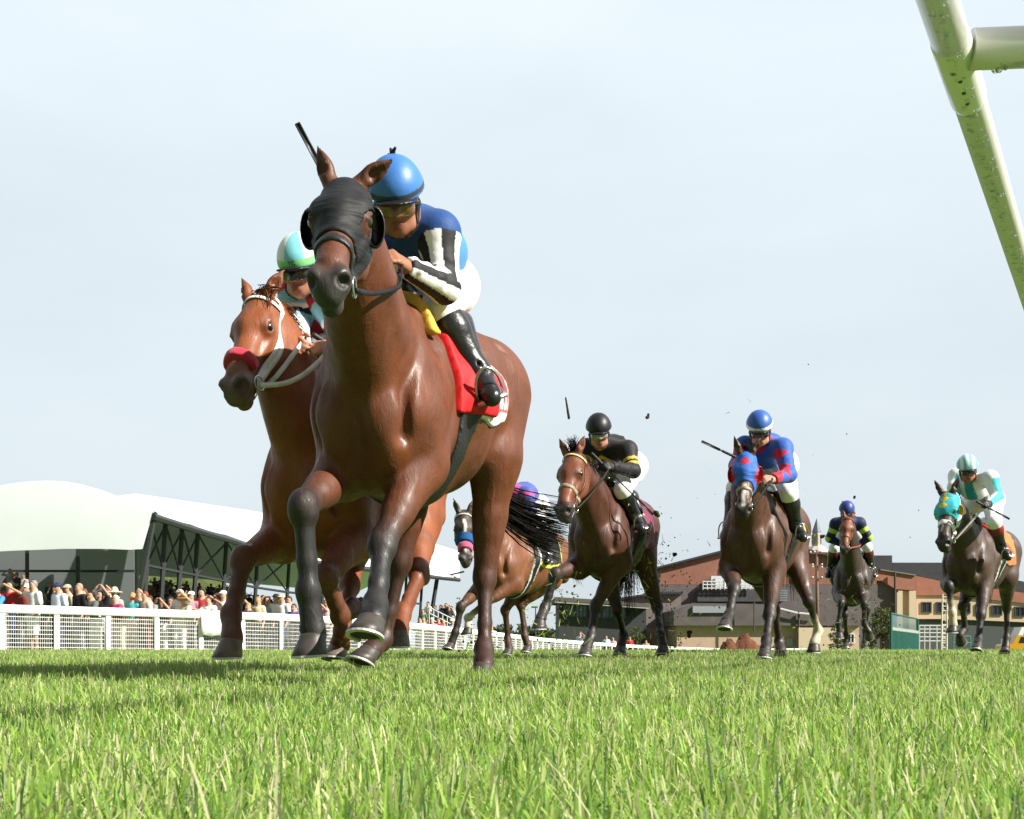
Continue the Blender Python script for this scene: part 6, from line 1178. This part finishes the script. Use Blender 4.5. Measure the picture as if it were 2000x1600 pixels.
def crowd():
    # (px, metres behind the fence, pose, height, top, bottom, hair, label, options)
    rows = [
     (3, .45, 'lean', 1.66, (.05, .22, .55), Gy, hB, 'person in a bright blue shirt leaning on the rail at the picture edge', {}),
     (20, .9, 'bino', 1.74, Rd, Nv, hD, 'person in a red shirt with both hands raised to dark glasses', dict(fem=True, long_hair=True)),
     (52, 1.2, 'stand', 1.70, (.30, .06, .05), Gy, hB, 'person in a dark red shirt and white cap behind the grey haired man', dict(hat=('cap', Wt))),
     (66, .42, 'shadeL', 1.74, Wt, Wt, hG, 'grey haired person in white polo and white shorts shading the eyes', dict(shorts=True)),
     (115, .42, 'stand', 1.70, (.62, .68, .80), Nv, hB, 'person in a pale blue polo shirt and a navy cap', dict(hat=('cap', Nv))),
     (133, 1.2, 'stand', 1.72, Cr, Gy, hB, 'person in a beige cap with long brown hair', dict(hat=('cap', (.42, .36, .25)), long_hair=True, fem=True)),
     (155, .6, 'stand', 1.72, Bk, Gy, (.40, .24, .17), 'bald person in a black shirt standing at the rail', {}),
     (164, 1.3, 'stand', 1.64, Br, Gy, hR, 'red haired person half hidden behind the bald man in black', dict(long_hair=True, fem=True)),
     (187, .42, 'lean', 1.60, (.10, .11, .10), Wt, hD, 'dark haired person in a dark green top leaning on the rail in white trousers', dict(fem=True, long_hair=True)),
     (196, 1.1, 'up', 1.60, Bk, Gy, hB, 'person in black with both arms folded over the head', dict(fem=True)),
     (213, 1.4, 'shadeR', 1.74, (.70, .69, .67), Bk, hD, 'dark haired person in a white vest with one arm raised', dict(fem=True, long_hair=True)),
     (225, 1.0, 'stand', 1.62, Cr, Cr, hB, 'person in a pale straw hat and cream shirt', dict(hat=('brim', (.66, .58, .40)))),
     (234, .42, 'lean', 1.52, (.32, .04, .14), Cr, hW, 'white haired person in maroon bending over the rail', {}),
     (259, .8, 'stand', 1.56, Tq, Cr, hL, 'fair haired young person in a turquoise shirt', {}),
     (272, 1.0, 'shadeR', 1.66, Cr, Br, hL, 'person in cream with a bare arm shading the eyes beside the turquoise shirt', dict(fem=True)),
     (284, .5, 'shadeL', 1.58, (.60, .46, .42), Rd, hR, 'red haired person in a pale pink top shading the eyes', dict(fem=True)),
     (299, .6, 'lean', 1.55, Gy, Bk, hB, 'brown haired person in grey leaning low on the rail', {}),
     (318, .9, 'shade2', 1.44, Bk, Wt, hD, 'short dark haired person in black with both hands at the brow', {}),
     (334, 1.2, 'stand', 1.50, Gn, Bk, hB, 'short person in dark green between two white shirts', {}),
     (352, .5, 'shadeR', 1.66, Wt, Wt, hG, 'person in white shirt and white trousers pointing across a straw hat', dict(hat=('cap', (.5, .48, .45)))),
     (368, .42, 'lean', 1.56, Cr, Br, hB, 'person in a brown straw hat with cream shirt leaning on the rail', dict(hat=('brim', (.44, .28, .10)))),
     (374, 1.9, 'shadeL', 1.72, Pk, Gy, hB, 'person in a pink striped shirt and white cap', dict(hat=('cap', Wt))),
     (394, 1.7, 'cross', 1.80, Rd, Bk, hD, 'tall dark haired person in a red shirt with folded arms', {}),
     (403, 1.9, 'stand', 1.66, Wt, Bk, hB, 'person in a white blouse just behind the tall red shirt', dict(fem=True)),
     (413, .42, 'lean', 1.58, Wt, Gy, hB, 'person in a white shirt hanging over the rail by a white cloth', {}),
     (423, 1.8, 'bino', 1.70, (.66, .66, .68), Nv, hB, 'person in pale grey holding a camera to the face', dict(fem=True)),
     (437, 1.5, 'stand', 1.76, Wt, Cr, hG, 'person in a white shirt and white cap left of the reddish foreleg', dict(hat=('cap', Wt))),
     (470, 1.8, 'shade2', 1.72, Bk, None, hD, 'person in a black dress shading the eyes with both arms', dict(fem=True)),
     (492, .5, 'lean', 1.46, Br, Bk, hL, 'fair haired person bending low over the rail right of the foreleg', dict(fem=True)),
     (504, 1.9, 'stand', 1.66, Cr, Bk, hL, 'blond person in a sand coloured top among the people by the forelegs', dict(fem=True, long_hair=True)),
     (514, 2.4, 'stand', 1.74, Pu, Bk, hD, 'dark haired person in a purple print top', dict(fem=True, long_hair=True)),
     (523, 2.2, 'shadeL', 1.70, (.3, .42, .5), Bk, hD, 'person in a blue patterned dress with one hand raised', dict(fem=True)),
     (540, 1.9, 'stand', 1.76, Wt, Bk, hB, 'person in a white shirt and dark cap beside another white shirt', dict(hat=('cap', Bk))),
     (551, 1.6, 'stand', 1.74, (.74, .75, .78), Nv, hB, 'person in a pale white shirt with a beige cap', dict(hat=('cap', Cr))),
     (565, 1.9, 'stand', 1.72, Pk, Gy, hB, 'person in a plain pink shirt left of the black hoof', {}),
     (579, .5, 'lean', 1.50, Pu, Bk, hB, 'brown haired person in purple peering over the rail', {}),
     (622, 1.2, 'shadeR', 1.62, (.55, .22, .25), Bk, hR, 'person in a coral dress seen between the forelegs', dict(fem=True)),
     (638, 1.6, 'stand', 1.70, (.62, .50, .50), Gy, hB, 'person in pale rose seen between the forelegs', {}),
     (706, 2.0, 'stand', 1.82, Bk, Bk, hD, 'person in a black brimmed hat and black coat', dict(hat=('brim', Bk))),
     (697, 1.1, 'stand', 1.60, Rd, Bk, hD, 'person in red between the two front horses', {}),
     (820, .6, 'lean', 1.42, Wt, Bk, hD, 'dark haired person in white just above the far rail', {}),
     (830, .8, 'lean', 1.44, Gy, Bk, hG, 'grey haired person in grey bending over the far rail', {}),
     (846, .6, 'lean', 1.46, Pk, Bk, hW, 'white haired person in pink by the far rail', {}),
     (856, .9, 'stand', 1.44, Rd, Bk, hB, 'person in red at the far rail under the stair handrail', {}),
     (868, .7, 'lean', 1.40, Cr, Bk, hL, 'fair haired person in cream at the far rail', {}),
     (884, .7, 'stand', 1.44, Lb, Pk, hB, 'person in light blue with white cap at the far rail', dict(hat=('cap', Wt))),
     (960, .7, 'lean', 1.44, Wt, Bk, hL, 'person in white behind the hind leg of the leading horse', {}),
     (1133, 1.0, 'shadeR', 1.66, (.60, .64, .72), Nv, hB, 'person in pale blue with white sleeves at the far rail before the dark pavilion', {}),
     (1152, .8, 'lean', 1.58, (.62, .36, .26), Br, hR, 'person in salmon leaning on the far rail before the dark pavilion', {}),
     (1184, 1.0, 'stand', 1.60, Lb, Bk, hB, 'person in light blue by the tail of the horse with the black silks', {}),
     (1197, 1.0, 'stand', 1.52, Pk, Bk, hL, 'person in pink before the brown shed', {}),
     (1230, 1.0, 'stand', 1.68, Rd, Bk, hD, 'person in a bright red shirt before the brown shed', {}),
     (1262, .9, 'lean', 1.58, (.55, .30, .22), Br, hB, 'person in orange brown at the right end of the visible rail', {}),
    ]
    for px, off, pose, hg, top, bot, hr_, lab, kw in rows:
        Y = fence_y(px) + off; X = (px - CX) / F * Y; spectator((X, Y, float(ground_z(X, Y))), math.atan2(X, Y) * .6 + rng.normal(0, .25) - .25, pose, hg, top, bot, hr_, lab, res=.026 if Y < 40 else .034, **kw)
    # people on the viewing steps at the far end of the grandstand
    st = [(836, 1175, Wt, 'person in white with sunglasses on the viewing steps', 'cross', hD), (850, 1182, (.30, .38, .42), 'person in grey blue on the viewing steps', 'stand', hB), (861, 1181, Pu, 'person in bright purple on the viewing steps', 'stand', hD), (871, 1178, Bk, 'person in a black suit on the viewing steps', 'bino', hD), (877, 1182, (.05, .05, .06), 'person in charcoal on the viewing steps beside the black suit', 'stand', hD), (882, 1184, (.62, .62, .66), 'person in a pale jacket last on the viewing steps', 'stand', hD), (826, 1190, Gn, 'person in dark green low on the viewing steps', 'stand', hB)]
    Y = 66.; o = at(856, 1258, Y) * V(1, 1, 0); o[2] = float(ground_z(0, Y)); r = empty('viewing_steps', o, 'raised viewing steps with a sloping white handrail', 'steps'); mb = MB(); zt = at(850, 1222, Y)[2]
    a, b = at(812, 1224, Y), at(905, 1236, Y + 2)
    for i in range(4): mb.box(V((a[0] + b[0]) / 2, Y + .3 + i * .6, (zt - .25 * (3 - i) * .0 + o[2]) / 2 - .1), (b[0] - a[0], .58, zt - o[2] - .1 * (3 - i)))
    mb.build('platform', mat('steps concrete', (.16, .16, .16), .8), r, None, False, o); h = MB(); q = [at(838, 1186, Y - .3), at(862, 1198, Y - .3), at(900, 1217, Y - .3)]
    for dz in (0, -.32, -.6): h.tube([p + V(0, 0, dz) for p in q], .035, 6)
    for t in np.linspace(0, 1, 8): p = q[0] * (1 - t) + q[2] * t; h.tube([p, p - V(0, 0, .95)], .03, 6)
    h.build('handrail', mat('white metalwork', (.62, .63, .62), .45, .4, var=.06), r, None, False, o)
    for px, ty, top, lab, pose, hr_ in st:
        Yp = Y + .8 + rng.random() * .8; z = at(px, ty, Yp)[2] - 1.73; spectator((at(px, ty, Yp)[0], Yp, z), -.3 + rng.normal(0, .4), pose, 1.72, top, Bk, hr_, lab, res=.036, fem=top in (Pu,), long_hair=top in (Pu,), grp='people on the viewing steps')
    # the shaded crowd inside the grandstand reads as one mass
    V_, F_, C_, k = [], [], [], 0; base = []
    for pose in ('stand', 'cross', 'shadeL', 'bino'):
        J = figure(pose); f = Field(); f.ell(J['head'], np.eye(3), V(.085, .095, .12), .02, (.30, .17, .11)); f.ell(J['head'] + V(0, .02, .04), np.eye(3), V(.09, .095, .10), .02, hD); f.cap(J['chest'], J['hip'], .16, .15, .05, (.5, .5, .5)); f.cap(J['shL'], J['shR'], .08, .08, .05, (.5, .5, .5)); f.cap(J['neck'] + V(0, 0, .05), J['neck'], .06, .06, .02, (.30, .17, .11))
        for n in 'LR': f.cap(J['sh' + n], J['el' + n], .065, .05, .03, (.5, .5, .5)); f.cap(J['el' + n], J['wr' + n], .045, .035, .03, (.3, .17, .11)); f.cap(J['hp' + n], J['an' + n], .09, .06, .03, (.05, .05, .06))
        lo, hi = f.bounds(); D, ax = f.grid(lo - .15, hi + .15, .05); v, q = nets(D, ax, .05); base.append((v, q, f.colours(v, .01)))
    for row in range(8):
        for j in range(34):
            v, q, c = base[rng.integers(4)]; e = EAV[0] * (1 - j / 33) + EAV[4] * (j / 33); p = e + BKV * (2.6 + row * 1.15 + rng.normal(0, .2)) + DIRV * rng.normal(0, .4); z = .50 + .33 * row
            a = rng.normal(-.5, .5); m = np.array([[math.cos(a), math.sin(a), 0], [-math.sin(a), math.cos(a), 0], [0, 0, 1]]); s = rng.uniform(.93, 1.05); cl = np.array([(.02, .02, .025), (.05, .05, .06), (.3, .3, .3), (.02, .03, .08), (.2, .04, .04), (.10, .10, .12)][rng.integers(6)])
            cc = np.where((np.abs(c - .5).max(1) < .2)[:, None], cl, c); V_.append((v * s) @ m + V(p[0], p[1], z)); F_.append(q + k); C_.append(cc); k += len(v)
    me = raw_mesh('seated_crowd', np.vstack(V_), np.vstack(F_)); tint(me, np.vstack(C_)); tag(link('grandstand_crowd', me, mat('onlooker clothes', (1, 1, 1), .75, attr='tint')), 'dense dark crowd standing inside the shaded grandstand', 'crowd', kind='stuff')
    # a pale cloth over the rail
    Y = fence_y(415); s = float(np.interp(Y, FQ[:, 1], FS)); a, b = on_fence(s - .35), on_fence(s + .45); n = V(.05, -.09, 0); v = []
    for i in range(9):
        for j, (z, d_) in enumerate(((1.13, -.4), (1.15, .0), (1.10, .9), (.8, 1.0), (.5, 1.05))): p = a * (1 - i / 8) + b * (i / 8); v.append(V(p[0], p[1], p[2]) + n * d_ * 1.1 + V(0, 0, z + .02 * math.sin(i * 1.7)))
    bn = MB().add(v, [(i * 5 + j, i * 5 + j + 1, i * 5 + 6 + j, i * 5 + 5 + j) for i in range(8) for j in range(4)]).build('white_cloth', mat('white cloth', (.78, .78, .78), .7), None, None, True); bn.modifiers.new('s', 'SOLIDIFY').thickness = .006; tag(bn, 'plain white cloth hung over the fence rail under the leaning spectators', 'cloth')
crowd()
# ------------------------------------------------------------------ turf thrown up by the hooves
def divots():
    gm = mat('torn turf', (1, 1, 1), .8, .2, var=.2, attr='tint'); v, f, C, k = [], [], [], 0
    def bits(px, py, Y, sx, sy, n, s0=1.):
        nonlocal k
        for _ in range(n):
            c = at(px + rng.normal(0, sx), py + rng.normal(0, sy), Y + rng.normal(0, .5)); 
            if c[2] < .02: continue
            if rng.random() < .45:      # blade
                d = nrm(rng.normal(0, 1, 3)); L = rng.uniform(.012, .045) * s0; w = nrm(np.cross(d, rng.normal(0, 1, 3))) * .0035; v.extend([c - d * L - w, c - d * L + w, c + d * L + w * .4, c + d * L - w * .4]); f.append((k, k + 1, k + 2, k + 3)); k += 4; C.extend([np.array((.20, .27, .05)) * rng.uniform(.5, 1.5)] * 4)
            else:                        # clod
                r = rng.uniform(.004, .014) * s0; m = nrm(rng.normal(0, 1, 3)); a = nrm(np.cross(m, V(.3, .5, .8))); b = np.cross(m, a); P_ = [c + m * r, c - m * r * .7, c + a * r, c - a * r * .8, c + b * r * .9, c - b * r]; v.extend(P_)
                f.extend([(k, k + 2, k + 4, k + 4), (k, k + 4, k + 3, k + 3), (k, k + 3, k + 5, k + 5), (k, k + 5, k + 2, k + 2), (k + 1, k + 4, k + 2, k + 2), (k + 1, k + 3, k + 4, k + 4), (k + 1, k + 5, k + 3, k + 3), (k + 1, k + 2, k + 5, k + 5)]); k += 6; C.extend([np.array((.06, .035, .02)) * rng.uniform(.5, 1.6)] * 6)
    bits(1310, 1180, 11.2, 40, 60, 200, .8); bits(1270, 1110, 10.8, 25, 50, 120); bits(1085, 1190, 9.6, 28, 40, 170); bits(920, 1215, 12.4, 20, 30, 70); bits(1640, 1210, 17, 50, 35, 120, 1.3); bits(1500, 1040, 12, 230, 110, 50, .8); bits(1700, 1200, 16, 25, 35, 90, 1.3); bits(1310, 1260, 11.3, 22, 10, 90); bits(930, 1262, 8, 30, 8, 40)
    fs = [tuple(dict.fromkeys(q)) for q in f]; me = raw_mesh('flying_turf', np.array(v), fs); tint(me, np.array(C)); tag(link('flying_turf', me, gm, None, None, False), 'specks of grass and soil thrown up by the hooves', 'turf specks', kind='stuff')
    for i, (px, py, Y, s, L) in enumerate([(1108, 797, 9., .055, 'long dark clod of turf in the sky above the horse with the black silks'), (1265, 815, 9., .022, 'small dark clod flying right of the black helmet'), (1282, 1003, 9.5, .035, 'dark clod of soil flying at the tip of the long whip'), (1668, 970, 15, .028, 'round dark clod in the sky above the rearmost rider'), (1607, 1048, 14, .035, 'dark clod flying beside the church spire'), (1345, 1238, 10.8, .04, 'clod of soil flying low behind the dark bay horse'), (1318, 1085, 11, .03, 'clod of soil in front of the left end of the brick hall')]):
        c = at(px, py, Y); V0 = []; r = Field()
        for _ in range(5 if i else 0): p = rng.normal(0, .45, 3) * s * V(.6, .6, 1.1 if i == 0 else .7); r.cap(p, p * .3, s * .45, s * .3, s * .2)
        if i == 0: r.cap(V(-.012, 0, .075), V(.012, 0, -.075), .007, .011, .01)
        tag(skin('turf_clod', r, s * .12, mat('soil clod', (.05, .035, .025), .9, .1, var=.4, scale=60, bump=.5), None, (0, 0, 0), False), L, 'clod', 'clods of turf in the air').location = c
divots()
